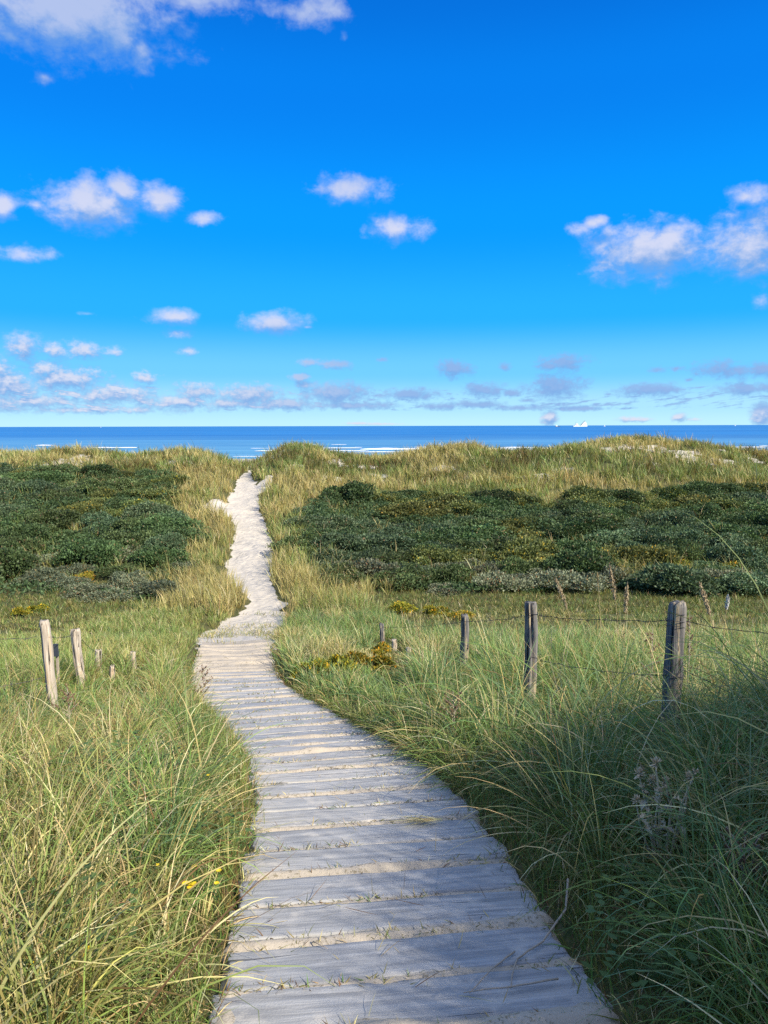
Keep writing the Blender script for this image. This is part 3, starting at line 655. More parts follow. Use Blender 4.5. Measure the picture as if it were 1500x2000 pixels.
# --- foreground, right of the boardwalk
G = Grass()
x, y = scatter(30000, .9, 7.5, lambda y: cxf(y) + .57, lambda y: WB(y))
tussocks(G, x, y, 3, .17, .03, .0035, ['deep', 'green', 'olive', 'brown'], [5, 4, 3, 2], K=3, kap=(.4, 1.6), dead=.15)
x, y = scatter(1500, .7, 8.5, lambda y: cxf(y) + .80, lambda y: WB(y), .95)
gp = fbm(x * 1.5 + 2, y * 1.5, 2, 631); x, y = filt(x, y, (gp < .56) | (RNG.random(len(x)) < .3) | (y > 5))
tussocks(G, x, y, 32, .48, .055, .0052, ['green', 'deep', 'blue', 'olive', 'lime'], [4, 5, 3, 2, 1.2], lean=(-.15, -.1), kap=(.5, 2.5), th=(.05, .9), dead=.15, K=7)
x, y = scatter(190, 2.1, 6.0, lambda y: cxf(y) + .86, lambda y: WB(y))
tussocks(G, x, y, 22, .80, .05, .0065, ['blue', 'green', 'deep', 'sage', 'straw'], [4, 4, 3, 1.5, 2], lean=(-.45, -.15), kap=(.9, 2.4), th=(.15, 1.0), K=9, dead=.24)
x = RNG.uniform(1.6, 8.5, 1200); y = RNG.uniform(-3.5, 4.2, 1200); x, y = filt(x, y, (x > WB(y) - .1) | (y < .9))
tussocks(G, x, y, 30, .62, .09, .007, ['green', 'deep', 'blue', 'olive'], [4, 4, 3, 2], K=4, dead=.15)
# sweeping tufts that hang over the plank ends
ox = np.array([.96, .84, .76, .62, .55]); oy = np.array([2.62, 3.1, 3.75, 4.4, 5.0])
tussocks(G, ox, oy, 46, .66, .04, .0055, ['green', 'lime', 'straw', 'sage', 'pale'], [4, 3, 3, 2, 1], lean=(-.9, -.05), kap=(.8, 1.7), th=(.5, 1.0), K=9, dead=.3)
oy = RNG.uniform(3.9, 8.4, 110); ox = cxf(oy) + RNG.uniform(.60, .74, 110)
tussocks(G, ox, oy, 24, .30, .05, .005, ['green', 'olive', 'lime', 'deep', 'straw'], [4, 3, 3, 3, 1.5], lean=(-.9, -.1), kap=(.6, 1.7), th=(.3, .9), K=5, dead=.2)
ox = np.array([-.62, -.60, -.52, -.66]); oy = np.array([2.35, 2.75, 3.6, 2.1])
tussocks(G, ox, oy, 30, .34, .035, .0045, ['lime', 'straw', 'pale'], [3, 3, 2], lean=(.9, .1), kap=(.5, 1.2), th=(.7, 1.2), K=7, dead=.4)
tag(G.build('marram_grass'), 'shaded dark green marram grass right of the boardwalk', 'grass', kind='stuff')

# --- grass meadow around the fences down to the hollow
G = Grass()
def two_side(n, y0, y1, pw=1.0, mg=.05):
    x, y = scatter(n, y0, y1, lambda y: -WB(y), lambda y: WB(y), pw); m_ = path_d(x, y) > mg + .15 * (y < 13); return filt(x, y, m_)
x, y = two_side(9500, 7.2, 17.5); m_ = (y < 14.2) | (path_d(x, y) < 2.6) | (RNG.random(len(x)) < .25); x, y = filt(x, y, m_)
hgt = np.where(x > cxf(y), .46, .34) * (1 - .35 * sm(8.5, 13, y)) * (1 - .55 * sm(13.6, 14.6, y) * sm(2., 3., path_d(x, y)))
pn = fbm(x * .5, y * .5, 3, 201); rt = x > cxf(np.minimum(y, 12))
for sel, nm, wts in ((~rt & (pn > .5), ['green', 'lime', 'olive', 'gold', 'straw'], [3, 4, 3, 3, 1]), (~rt & (pn <= .5), ['green', 'sage', 'lime', 'olive'], [3, 3, 4, 2]),
                     (rt & (pn > .5), ['gold', 'lime', 'straw', 'olive', 'green', 'pale'], [3, 2, 4, 3, 1.5, 2]), (rt & (pn <= .5), ['green', 'blue', 'sage', 'lime', 'deep'], [4, 2.5, 2, 3, 1])):
    tussocks(G, x[sel], y[sel], 26, hgt[sel], .09, .0080, nm, wts, K=4, kap=(.2, 1.5), th=(.05, .7), lean=(-.1, 0), dead=.2)
x, y = two_side(500, 5.0, 14.0, 1.0, .5); x, y = filt(x, y, x > 0)           # pale flowering stalks
tussocks(G, x, y, 5, .66, .06, .0065, ['pale', 'straw', 'rust'], [4, 3, 1], K=4, kap=(.1, .9), th=(.02, .3), dead=.6)
tag(G.build('meadow_grass'), 'green and straw grass around the fences above the hollow', 'grass', kind='stuff')

# --- polygons of the thickets on the far slope, traced on the ground
def poly(pts): return np.array([ground_at(a, b)[:2] for a, b in pts])
def inside(P_, x, y):
    c = np.zeros(len(x), bool); n = len(P_); j = n - 1
    for i in range(n):
        xi, yi = P_[i]; xj, yj = P_[j]
        c ^= ((yi > y) != (yj > y)) & (x < (xj - xi) * (y - yi) / (yj - yi + 1e-12) + xi); j = i
    return c
LEFT = poly([(-260, 1165), (60, 1168), (160, 1172), (280, 1178), (345, 1160), (368, 1110), (352, 1040), (330, 990), (350, 965), (300, 945), (180, 928), (60, 925), (-260, 930)])
RIGHT = poly([(585, 1090), (600, 1040), (600, 1000), (690, 984), (800, 980), (880, 990), (1000, 996), (1090, 1006), (1120, 985), (1230, 992), (1330, 968), (1500, 966), (1780, 966), (1780, 1150), (1500, 1165), (1330, 1165), (1180, 1155), (1000, 1160), (900, 1165), (760, 1150), (640, 1140)])
def thick(x, y):
    return inside(LEFT, x, y) | inside(RIGHT, x, y)
# --- far slope and crest
def far_grass(y0, y1, dens, nb, name_w, L, wd, K=3):
    wmid = .60 * (y0 + y1) / 2 + 2; n = int(dens * (y1 - y0) * 2 * wmid)
    x, y = scatter(n, y0, y1, lambda y: -(.60 * y + 2), lambda y: .60 * y + 2)
    sk = sand_mask(x, y); th_ = thick(x, y)
    keep = (path_d(x, y) > .05) & (RNG.random(len(x)) > sk * np.where(y > 47, .78, .97)) & ((~th_) | (RNG.random(len(x)) < .22 + .5 * (fbm(x * .5, y * .5, 3, 361) > .63)))
    x, y = filt(x, y, keep); pn = fbm(x * .28, y * .28, 4, 301) + RNG.normal(0, .05, len(x))
    gap = fbm(x * .9, y * .9, 3, 333); hollow = (1 - sm(20.5, 23, y + (fbm(x * .4, y * .4, 3, 351) - .5) * 5)) * sm(1.6, 3.2, path_d(x, y))
    hm = hollow > .4; tussocks(G, x[hm], y[hm], nb, np.full(hm.sum(), .17), .12, wd, ['olive', 'deep', 'green', 'brown'], [5, 3, 2, 2], K=2, kap=(.3, 1.4), dead=.08)
    x, y, pn, gap, hollow = x[~hm], y[~hm], pn[~hm], gap[~hm], hollow[~hm]
    dk = (y > 46) & (fbm(x * .5 + 7, y * .5, 3, 371) > .56); tussocks(G, x[dk], y[dk], nb, L * 1.0 * (.6 + .7 * gap[dk]), .16, wd, ['olive', 'brown', 'deep', 'green'], [4, 3, 2, 1], K=3, kap=(.2, 1.2), dead=.05)
    x, y, pn, gap, hollow = x[~dk], y[~dk], pn[~dk], gap[~dk], hollow[~dk]
    for sel, nm, wts in ((pn > .54, ['gold', 'straw', 'ochre', 'olive'], [4, 3.5, 2, 2]), ((pn <= .54) & (pn > .44), ['lime', 'gold', 'olive', 'straw'], [3, 3, 3, 2]), (pn <= .44, ['olive', 'green', 'sage', 'lime'], [4, 2, 2, 2])):
        h_ = L * (.65 + .7 * gap[sel]) * (1 - .6 * hollow[sel])
        tussocks(G, x[sel], y[sel], nb, h_, .10 + .002 * y0, wd, nm, wts, K=K, kap=(.2, 1.1), lean=(-.25, 0), dead=.15, th=(.03, .42))
G = Grass()
far_grass(17, 24, 16, 18, None, .52, .013)
far_grass(24, 32, 10, 16, None, .62, .018)
far_grass(32, 44, 7, 14, None, .66, .026)
far_grass(44, 54, 6.2, 13, None, .72, .034)
far_grass(54, 66, 5.6, 13, None, .68, .040)
x, y = scatter(5200, 14.5, 26, lambda y: -(.60 * y + 2), lambda y: .60 * y + 2); x, y = filt(x, y, path_d(x, y) > 1.2)
tussocks(G, x, y, 12, np.full(len(x), .15), .16, .011, ['olive', 'green', 'deep', 'brown', 'gold'], [5, 3, 3, 2, 1.2], K=2, kap=(.3, 1.4), dead=.12)
tag(G.build('dune_grass'), 'straw coloured dune grass over the far slope and crest', 'grass', kind='stuff')

# ------------------------------------------------------------------ shrubs
def leaf_cloud(n, R, Hh, seed, leaf, c_lo, c_hi, lumps=14, flat=.6, tips=.0, tipc=None):
    r = np.random.default_rng(seed)
    # lumpy mound made of many overlapping twig heads
    la = r.uniform(0, 2 * PI, lumps); lr = np.sqrt(r.random(lumps)) * R * .72
    lx, ly = lr * np.cos(la), lr * np.sin(la); lz = Hh * (.35 + .45 * r.random(lumps)) * (1 - .55 * (lr / R) ** 2); ls = R * r.uniform(.18, .38, lumps)
    i = r.integers(0, lumps, n); d = r.normal(0, 1, (n, 3)); d /= np.linalg.norm(d, axis=1)[:, None]; d[:, 2] = np.abs(d[:, 2]) * 1.0 - .25
    rad = ls[i] * (1 - .45 * r.random(n) ** 2 + .35 * (r.random(n) ** 6)) * (1 + .18 * np.sin(d[:, 0] * 9 + i) * np.cos(d[:, 1] * 8))
    p = np.stack([lx[i] + d[:, 0] * rad, ly[i] + d[:, 1] * rad, lz[i] + d[:, 2] * rad * .75], 1)
    p[:, 2] = np.maximum(p[:, 2], -.05)
    # leaves along short upward shoots
    dirv = d * .7 + r.normal(0, .5, (n, 3)) + np.array([0, 0, .5]); dirv /= np.linalg.norm(dirv, axis=1)[:, None]
    sd_ = np.cross(dirv, r.normal(0, 1, (n, 3))); sd_ /= np.linalg.norm(sd_, axis=1)[:, None]
    ln = (leaf * r.uniform(.7, 1.5, n))[:, None]; wd = ln * .30
    V = np.stack([p - sd_ * 0, p + dirv * ln * .5 + sd_ * wd, p + dirv * ln, p + dirv * ln * .5 - sd_ * wd], 1).reshape(-1, 3)
    Fc = np.arange(n * 4).reshape(-1, 4)
    k = r.random(n)[:, None] ** 1.2; c = np.array(c_lo) * (1 - k) + np.array(c_hi) * k
    lump = (r.random(lumps) * .5 + .75)[i][:, None]; c = c * lump
    if tipc is not None:
        m_ = r.random(n) < tips; c[m_] = np.array(tipc) * r.uniform(.7, 1.2, (m_.sum(), 1))
    return V, Fc, np.repeat(c, 4, 0)
def shrub_mesh(name, n, R, Hh, seed, leaf, lo, hi, **k):
    V, Fc, C = leaf_cloud(n, R, Hh, seed, leaf, lo, hi, **k)
    # woody stems inside, part of the same bush
    b = MB(); r = random.Random(seed)
    for q_ in range(7):
        a = r.uniform(0, 2 * PI); e = Vector((math.cos(a) * R * .5, math.sin(a) * R * .5, Hh * r.uniform(.5, .8)))
        b.tube([(0, 0, -.25), e * .4 + Vector((0, 0, .05)), e], [.022, .016, .006], 4, cap=False)
    bv = np.array(b.v); bf = np.array(b.f) + len(V)
    return np_mesh(name, np.concatenate([V, bv]), np.concatenate([Fc, bf]), np.concatenate([C, np.tile(np.array([[.12, .09, .06]]), (len(bv), 1))]))
KIND = {
 'dark': [shrub_mesh('shrub', 15000, 1.15, 1.0, 10 + i, .062, S(46, 64, 34), S(110, 130, 80), lumps=30, tips=.03, tipc=S(130, 110, 80)) for i in range(5)],
 'olive': [shrub_mesh('shrub', 13000, 1.1, .9, 30 + i, .062, S(60, 72, 34), S(134, 140, 80), lumps=28, tips=.04, tipc=S(190, 165, 60)) for i in range(3)],
 'blue': [shrub_mesh('shrub', 13000, 1.1, .9, 40 + i, .062, S(50, 70, 44), S(116, 134, 98), lumps=28, tips=.03, tipc=S(140, 120, 90)) for i in range(3)],
 'grey': [shrub_mesh('shrub', 6500, .95, .6, 50 + i, .055, S(84, 94, 68), S(146, 152, 122), tips=.08, tipc=S(150, 120, 80), lumps=20) for i in range(3)],
 'yellow': [shrub_mesh('shrub', 2600, .55, .4, 60 + i, .055, S(84, 98, 36), S(170, 154, 54), lumps=9, tips=.07, tipc=S(214, 160, 40)) for i in range(3)],
}
for ms in KIND.values():
    for m_ in ms: m_.materials.append(M['shrub'])
LBL = {'dark': ('dark green leafy shrub', 'shrub'), 'olive': ('olive green leafy shrub', 'shrub'), 'blue': ('blue green leafy shrub', 'shrub'), 'grey': ('grey half bare shrub', 'shrub'), 'yellow': ('low yellow leaved bush', 'bush')}
srng = random.Random(21); placed = []
def put_shrub(kind, x, y, s, label, group, sz=1.0, sink=.12):
    o = bpy.data.objects.new('yellow_bush' if kind == 'yellow' else 'shrub', srng.choice(KIND[kind])); COL.objects.link(o)
    o.location = (x, y, H1(x, y) - sink * s); o.rotation_euler = (srng.uniform(-.1, .1), srng.uniform(-.1, .1), srng.uniform(0, 6.28)); o.scale = (s * srng.uniform(.85, 1.5), s * srng.uniform(.8, 1.2), s * sz)
    tag(o, label, LBL[kind][1], group); return o
def fill(P_, n, smin, smax, side, group, dmul=.60):
    lo = P_.min(0); hi = P_.max(0); c = 0; tries = 0
    while c < n and tries < 30000:
        tries += 1; x = srng.uniform(lo[0], hi[0]); y = srng.uniform(lo[1], hi[1])
        if abs(x) > .60 * y + 1.0: continue
        if not inside(P_, np.array([x]), np.array([y]))[0]: continue
        s = srng.uniform(smin, smax) * (.66 + .011 * y)
        if any((x - a) ** 2 + (y - b) ** 2 < ((s + q_) * dmul) ** 2 for a, b, q_ in placed): continue
        if path_d(np.array([x]), np.array([y]))[0] < s * 1.3: continue
        v = float(fbm(np.array([x * .16]), np.array([y * .16]), 2, 401)[0]) + srng.uniform(-.12, .12)
        if fbm(np.array([x * .3]), np.array([y * .3]), 2, 431)[0] > .74: continue
        low = y < (27 if side == 'left' else 25)
        kind = ('grey' if (low and srng.random() < .65) else ('olive' if v > .56 else ('dark' if v > .40 else 'blue')))
        if kind == 'olive' and side == 'left' and srng.random() < .5: kind = 'dark'
        u_ = x / y * F + 750
        if side == 'left': place = 'left of the sand path, ' + ('near the photo edge' if u_ < 110 else ('mid thicket' if u_ < 240 else 'nearest the path'))
        else: place = 'right of the path, ' + ('close to it' if u_ < 760 else ('behind the middle post' if u_ < 1080 else ('behind the reeds' if u_ < 1270 else 'toward the photo edge')))
        row = ', foot of slope' if low else (', under the crest' if y > 38 else ', mid slope')
        put_shrub(kind, x, y, s, LBL[kind][0] + ' ' + place + row, group, srng.uniform(.65, 1.2)); placed.append((x, y, s)); c += 1
    print('shrubs', side, c, tries)
fill(LEFT, 120, .72, 1.2, 'left', 'shrubs in the thicket left of the sand path')
fill(RIGHT, 240, .85, 1.3, 'right', 'shrubs in the wide thicket right of the sand path')
V_, C_ = [], []
for P_, n in ((LEFT, 110000), (RIGHT, 230000)):
    lo = P_.min(0); hi = P_.max(0); x = RNG.uniform(lo[0], hi[0], n); y = RNG.uniform(lo[1], hi[1], n)
    k = inside(P_, x, y) & (np.abs(x) < .60 * y + 1.5) & (path_d(x, y) > .7) & (fbm(x * .6, y * .6, 3, 701) < .60); x, y = x[k], y[k]; n = len(x)
    hh = (.15 + .75 * fbm(x * 1.4, y * 1.4, 3, 703)) * (.35 + .65 * sm(24, 30, y)) * (1 - .5 * RNG.random(n) ** 2); p = np.stack([x, y, H(x, y) + hh], 1)
    d_ = RNG.normal(0, 1, (n, 3)) * np.array([1, 1, .6]) + np.array([0, 0, .6]); d_ /= np.linalg.norm(d_, axis=1)[:, None]; q_ = np.cross(d_, RNG.normal(0, 1, (n, 3))); q_ /= np.linalg.norm(q_, axis=1)[:, None]
    ln = RNG.uniform(.07, .13, n)[:, None]; V_.append(np.stack([p, p + d_ * ln * .5 + q_ * ln * .32, p + d_ * ln, p + d_ * ln * .5 - q_ * ln * .32], 1).reshape(-1, 3))
    kk = RNG.random(n)[:, None]; t2 = fbm(x * .3, y * .3, 2, 709)[:, None]; C_.append(np.repeat((np.array(S(42, 62, 34)) * (1 - kk) + np.array(S(100, 122, 78)) * kk) * (.75 + .5 * t2), 4, 0))
V_ = np.concatenate(V_)
tag(np_obj('ground_cover', np_mesh('ground_cover', V_, np.arange(len(V_)).reshape(-1, 4), np.concatenate(C_)), M['grass']), 'dark leafy undergrowth knitting the shrubs of the thickets together', 'undergrowth', kind='stuff')
# yellow bushes
def yb(px, py, s, label):
    x, y, _ = ground_at(px, py); return put_shrub('yellow', x, y, s, label, None, 1.0, .05)
for (px, py, s, l_) in [(790, 1200, .8, 'yellow leaved bush in the hollow just beyond the right meadow'), (850, 1203, .6, 'small yellow bush in the hollow left of the grey fence post'), (905, 1210, .5, 'little yellow orange bush behind the third fence post of the right row'),
    (650, 1330, .7, 'yellow green bush hugging the right edge of the boardwalk'), (710, 1318, .6, 'golden bush beside the shortest right fence posts'), (608, 1330, .45, 'smallest yellowing bush at the boardwalk bend'), (740, 1290, .5, 'amber bush at the foot of the far right fence post'),
    (70, 1200, .6, 'orange yellow bush in the hollow behind the left fence'), (40, 1205, .6, 'small orange bush at the left edge of the photo behind the fence'), (165, 1135, .8, 'yellow bush among grey shrubs on the left'),
    (960, 1125, .8, 'bright lime bush at the foot of the right thicket'), (1320, 1120, 1.2, 'yellow dotted bush right of the tall reeds'), (1440, 1125, 1.2, 'yellow bush low on the slope at the right edge'), (1390, 1150, .8, 'low yellow bush behind the nearest fence post'), (1015, 965, 1.0, 'yellow bush on the top edge of the right thicket'), (1190, 1145, .9, 'yellow bush between two tall reed plumes')]:
    yb(px, py, s, l_)

# ------------------------------------------------------------------ fences
def post_mesh(r, h, seed, square=.35, lean=(0, 0), split=0.0, rough_top=.02, sx=1.0):
    n, m_ = 30, 34; rg = random.Random(seed); vs = []; fs = []
    ph = [rg.uniform(0, 6) for _ in range(5)]; cracks = [(rg.uniform(0, 6.28), rg.uniform(.12, .26), rg.uniform(.18, .42)) for _ in range(6)]
    tops = [rg.uniform(-rough_top, rough_top) for _ in range(n)]
    for i in range(m_ + 1):
        t = i / m_; z = -.25 + (h + .25) * t
        for j in range(n):
            a = 2 * PI * j / n; q_ = 1 / max(abs(math.cos(a)), abs(math.sin(a)))
            rad = r * ((1 - square) + square * q_ * .88); rad *= 1 + .10 * math.sin(2 * a + ph[0] + t * 3) + .05 * math.sin(t * 21 + ph[4] + 2 * a) + .04 * math.sin(5 * a + ph[1]) + .03 * math.sin(t * 9 + ph[2] + a)
            for ca_, cw, cd in cracks:
                d_ = abs((a - ca_ - .25 * math.sin(t * 3 + ph[3]) + PI) % (2 * PI) - PI)
                if d_ < cw: rad *= 1 - cd * (1 - d_ / cw) * (.4 + .6 * t)
            rad *= 1 - .08 * t
            if i == m_: rad *= .90
            zz_ = z + (tops[j] if i == m_ else (tops[j] * .6 if i == m_ - 1 else 0))
            if i == m_ and split and math.cos(a) < -.2: zz_ -= split
            bend = r * .15 * math.sin(t * 5 + ph[4])
            vs.append((rad * math.cos(a) * sx + lean[0] * t * h + bend, rad * math.sin(a) + lean[1] * t * h, zz_))
    for i in range(m_):
        for j in range(n): fs.append((i * n + j, i * n + (j + 1) % n, (i + 1) * n + (j + 1) % n, (i + 1) * n + j))
    c = len(vs); vs.append((lean[0] * h + .01, lean[1] * h, h - .004)); 
    for j in range(n): fs.append((m_ * n + j, m_ * n + (j + 1) % n, c))
    b = MB(); b.add(vs, fs); return b
def at_depth(px, py, yd):
    d = aim(px, py); t = yd / d.y; return Vector((d.x * t, yd, EYE + d.z * t))
def wire_pts(a, b, sag, n=26, seed=0, wob=.006):
    rg = random.Random(seed); a = Vector(a); b = Vector(b); out = []
    for i in range(n + 1):
        t = i / n; p = a.lerp(b, t); p.z -= sag * 4 * t * (1 - t); p += Vector((rg.uniform(-wob, wob), rg.uniform(-wob, wob), rg.uniform(-wob, wob))); out.append(p)
    return out
def barbed(mb, a, b, sag, seed, r=.0018, step=.12):
    pts = wire_pts(a, b, sag, max(6, int((Vector(b) - Vector(a)).length / .08)), seed)
    mb.tube(pts, r, 5, cap=False)
    tw = [p + Vector((0, .004 * math.cos(i * 2.1), .004 * math.sin(i * 2.1))) for i, p in enumerate(pts)]; mb.tube(tw, r * .8, 4, cap=False)
    rg = random.Random(seed + 5); L = (Vector(b) - Vector(a)).length; n = max(1, int(L / step))
    for i in range(n):
        k_ = int((i + .5) / n * (len(pts) - 1)); p = pts[k_]
        for _ in range(2):
            d_ = Vector((rg.uniform(-.3, .3), rg.uniform(-1, 1), rg.uniform(-1, 1))).normalized() * .014; mb.tube([p - d_, p + d_], r * .7, 3)
def coil(mb, c, r, z, turns=2, rr_=.0022):
    mb.tube([(c[0] + r * math.cos(t / 12 * 2 * PI), c[1] + r * math.sin(t / 12 * 2 * PI), z + .004 * t / 12 + .006 * math.sin(t)) for t in range(12 * turns + 1)], rr_, 4)

fr = tag(empty('wire_fence', (1.96, 4.85, H1(1.96, 4.85))), 'right hand wire fence of grey wooden posts standing in the tall grass', 'fence')
def add_post(root, px, ptop, yd, r, seed, mt, label=None, extra=0.0, **k):
    top = at_depth(px, ptop, yd); gz_ = H1(top.x, top.y); ln = k.get('lean', (0, 0)); h = top.z - gz_
    o = post_mesh(r, h, seed, **k).build('post', mt, root, smooth=True)
    o.location = (top.x - ln[0] * h - root.location.x, yd - ln[1] * h - root.location.y, gz_ - root.location.z)
    if label: o['label'] = label
    print('post', px, 'h %.2f x %.2f' % (h, top.x)); return o, top
RP = [add_post(fr, 1320, 1175, 4.85, .060, 1, M['post_r'], 'thick cracked grey post with a frayed top', lean=(-.005, 0), rough_top=.014, split=.012),
      add_post(fr, 1038, 1176, 6.6, .057, 2, M['post_r'], 'round topped grey post', lean=(0, 0), rough_top=.004, square=.1),
      add_post(fr, 907, 1201, 9.0, .055, 3, M['post_r'], lean=(.0, 0), square=.5, rough_top=.008),
      add_post(fr, 746, 1219, 12.6, .045, 4, M['post_r'], 'narrow leaning post', lean=(-.05, 0), rough_top=.03),
      add_post(fr, 770, 1249, 11.6, .045, 5, M['post_l'], 'short pale post stub', rough_top=.01),
      add_post(fr, 799, 1266, 10.0, .04, 6, M['post_l'], 'lowest pale stub, half buried in grass', rough_top=.02)]
mb = MB(); T = [p[1] for p in RP]; ro = fr.location
def loc(v): return Vector(v) - ro
w1 = T[0] + Vector((-.055, -.03, -.125)); w2 = T[1] + Vector((0, -.06, -.10)); w3 = T[2] + Vector((0, -.05, -.07)); edge_ = at_depth(1620, 1222, 3.4)
for nm_, a, b, sg_, sd_ in (('wire', T[0] + Vector((.065, -.02, -.13)), at_depth(1640, 1240, 4.3), .03, 1), ('wire', w2, w1, .02, 2), ('wire', w3, w2, .02, 3), ('wire', T[0] + Vector((.06, 0, -.46)), at_depth(1600, 1420, 4.4), .02, 4), ('wire', T[1] + Vector((0, -.06, -.50)), T[0] + Vector((-.06, -.02, -.50)), .03, 5)):
    m2 = MB(); barbed(m2, loc(a), loc(b), sg_, sd_); m2.build(nm_, M['wire'], fr)
m2 = MB(); barbed(m2, loc(T[3] + Vector((0, 0, -.05))), loc(w3), .03, 9, step=.3); m2.build('wire', M['wire'], fr)
for (po, top), zs in ((RP[0], (-.125, -.16, -.075, -.50)), (RP[1], (-.10,))):
    m2 = MB()
    for z in zs: coil(m2, (0, 0), .068 if po is RP[0][0] else .062, 0, 1)
    base = MB(); h = top.z - H1(top.x, top.y)
    for z in zs: coil(base, (0, 0), .066 if po is RP[0][0] else .060, h + z, 1)
    base.build('wire_tie', M['wire'], po)

fl = tag(empty('wire_fence', (-2.9, 6.35, H1(-2.9, 6.35))), 'left hand wire fence of pale splintered posts half sunk in sunny grass', 'fence')
LP = [add_post(fl, 84, 1213, 6.3, .052, 11, M['post_l'], 'tallest pale post, leaning with a notch near its top', lean=(-.10, 0), rough_top=.012, sx=.85, split=0.0),
      add_post(fl, 148, 1229, 7.8, .050, 12, M['post_l'], lean=(-.04, 0), square=.5, rough_top=.008),
      add_post(fl, 192, 1270, 8.8, .044, 13, M['post_l'], lean=(0, 0), rough_top=.016),
      add_post(fl, 219, 1302, 8.3, .034, 14, M['post_l'], 'small broken post stub', lean=(.02, 0), rough_top=.03),
      add_post(fl, 260, 1273, 9.5, .034, 15, M['post_l'], rough_top=.01)]
ro = fl.location; TL = [p[1] for p in LP]
for a, b, sg_, sd_ in ((at_depth(-60, 1238, 5.9), TL[0] + Vector((-.05, -.03, -.13)), .03, 21), (TL[0] + Vector((.05, 0, -.14)), TL[1] + Vector((-.04, -.03, -.06)), .015, 22), (at_depth(-60, 1345, 5.9), TL[0] + Vector((-.02, -.03, -.50)), .02, 23), (TL[1] + Vector((.03, -.03, -.06)), TL[2] + Vector((0, -.04, -.02)), .02, 24)):
    m2 = MB(); barbed(m2, loc(a), loc(b), sg_, sd_); m2.build('wire', M['wire'], fl)
pb = at_depth(109, 1266, 7.4); gb = H1(pb.x, pb.y)
mk = empty('marker_stake', (pb.x, pb.y, gb)); tag(mk, 'small dark grey stake in the grass between the two leftmost fence posts', 'stake')
b = MB(); b.box((0, 0, (pb.z - gb) - .02), (.048, .022, .13), .94); b.build('head_board', M['slate'], mk)
b = MB(); b.box((0, .02, (pb.z - gb) / 2 - .1), (.022, .016, (pb.z - gb) + .1)); b.build('stem', M['twig'], mk)

# ------------------------------------------------------------------ reeds, dry weeds, thistle, flowers
def reed(px, ptop, yd, plume_h, lean, label, dense=1.0, mt='plume'):
    top = at_depth(px, ptop, yd); gz_ = H1(top.x, top.y); h = top.z - gz_; rg = random.Random(px)
    r_ = tag(empty('reed', (top.x, yd, gz_)), label, 'reed', 'tall dry reeds behind the right fence')
    def P(t): return Vector((lean * h * (t ** 2 - 1) , 0, h * t))
    b = MB(); b.tube([P(t / 8) - Vector((0, 0, .1 if t == 0 else 0)) for t in range(9)], [.006 - .0004 * t for t in range(9)], 5); b.build('stem', M['straw'], r_)
    b = MB(); n = int(260 * dense)
    for i in range(n):
        t = 1 - rg.random() * plume_h / h; p = P(t); f_ = math.sin(min(1, (1 - t) * h / plume_h * 1.15) * PI * .8) * .040 * dense + .006
        a = rg.uniform(0, 2 * PI); d_ = Vector((math.cos(a) * f_ * rg.random() + lean * .06, math.sin(a) * f_ * rg.random(), rg.uniform(-.03, .05)))
        q_ = p + d_; s_ = Vector((-math.sin(a), math.cos(a), 0)) * .008
        b.add([p, q_ - s_, q_ + Vector((0, 0, .02)), q_ + s_], [(0, 1, 2, 3)])
    b.build('plume', M[mt], r_)
    b = MB()
    for i in range(4):
        t = rg.uniform(.15, .6); p = P(t); a = rg.uniform(0, 2 * PI); d_ = Vector((math.cos(a), math.sin(a), .5)); s_ = Vector((-math.sin(a), math.cos(a), 0)) * .006
        q1 = p + d_ * .12; q2 = p + d_ * .22 - Vector((0, 0, .06)); b.add([p - s_, p + s_, q1 + s_, q1 - s_, q2], [(0, 1, 2, 3), (3, 2, 4)])
    b.build('leaf', M['straw'], r_)
reed(1086, 1132, 10.5, .42, -.25, 'feathery brown reed plume just right of the round topped post')
reed(1167, 1124, 9.8, .10, -.06, 'thinnest tall straw stalk, nearly bare, between two plumes', .25, 'straw')
reed(1191, 1106, 10.2, .48, -.12, 'tallest feathery brown reed plume')
reed(1225, 1144, 9.4, .34, .02, 'slim brown reed plume left of the thick fence post')
reed(1368, 1143, 8.6, .36, -.22, 'drooping brown reed plume right of the thick fence post')
reed(1421, 1170, 8.0, .10, .03, 'short reed with a pale fluffy tip near the right edge', .6, 'seed')
def weed(px, py, yd, label, seed, h_=.45):
    gz_ = None; p0 = at_depth(px, py, yd); gz_ = H1(p0.x, p0.y); h = max(.25, p0.z - gz_); rg = random.Random(seed)
    r_ = tag(empty('dry_weed', (p0.x, yd, gz_)), label, 'weed', 'dry brown weeds')
    b = MB(); hd = MB()
    b.tube([(0, 0, -.05), (.01, 0, h * .5), (0, .01, h)], [.005, .004, .002], 5)
    for i in range(16):
        t = .35 + .6 * i / 16; a = rg.uniform(0, 6.28); l = .12 * (1.2 - t) * rg.uniform(.7, 1.3) + .02; e = Vector((math.cos(a) * l, math.sin(a) * l, h * t + l * .9)); s_ = Vector((.01 * t, 0, h * t))
        b.tube([s_, e], [.0025, .0012], 4)
        for q_ in range(7):
            c = s_.lerp(e, rg.uniform(.35, 1)) + Vector((rg.uniform(-.008, .008), rg.uniform(-.008, .008), rg.uniform(-.008, .008))); hd.box(c, (.008, .008, .010), .6)
    b.build('stem', M['twig'], r_); hd.build('seed_head', M['brown'], r_)
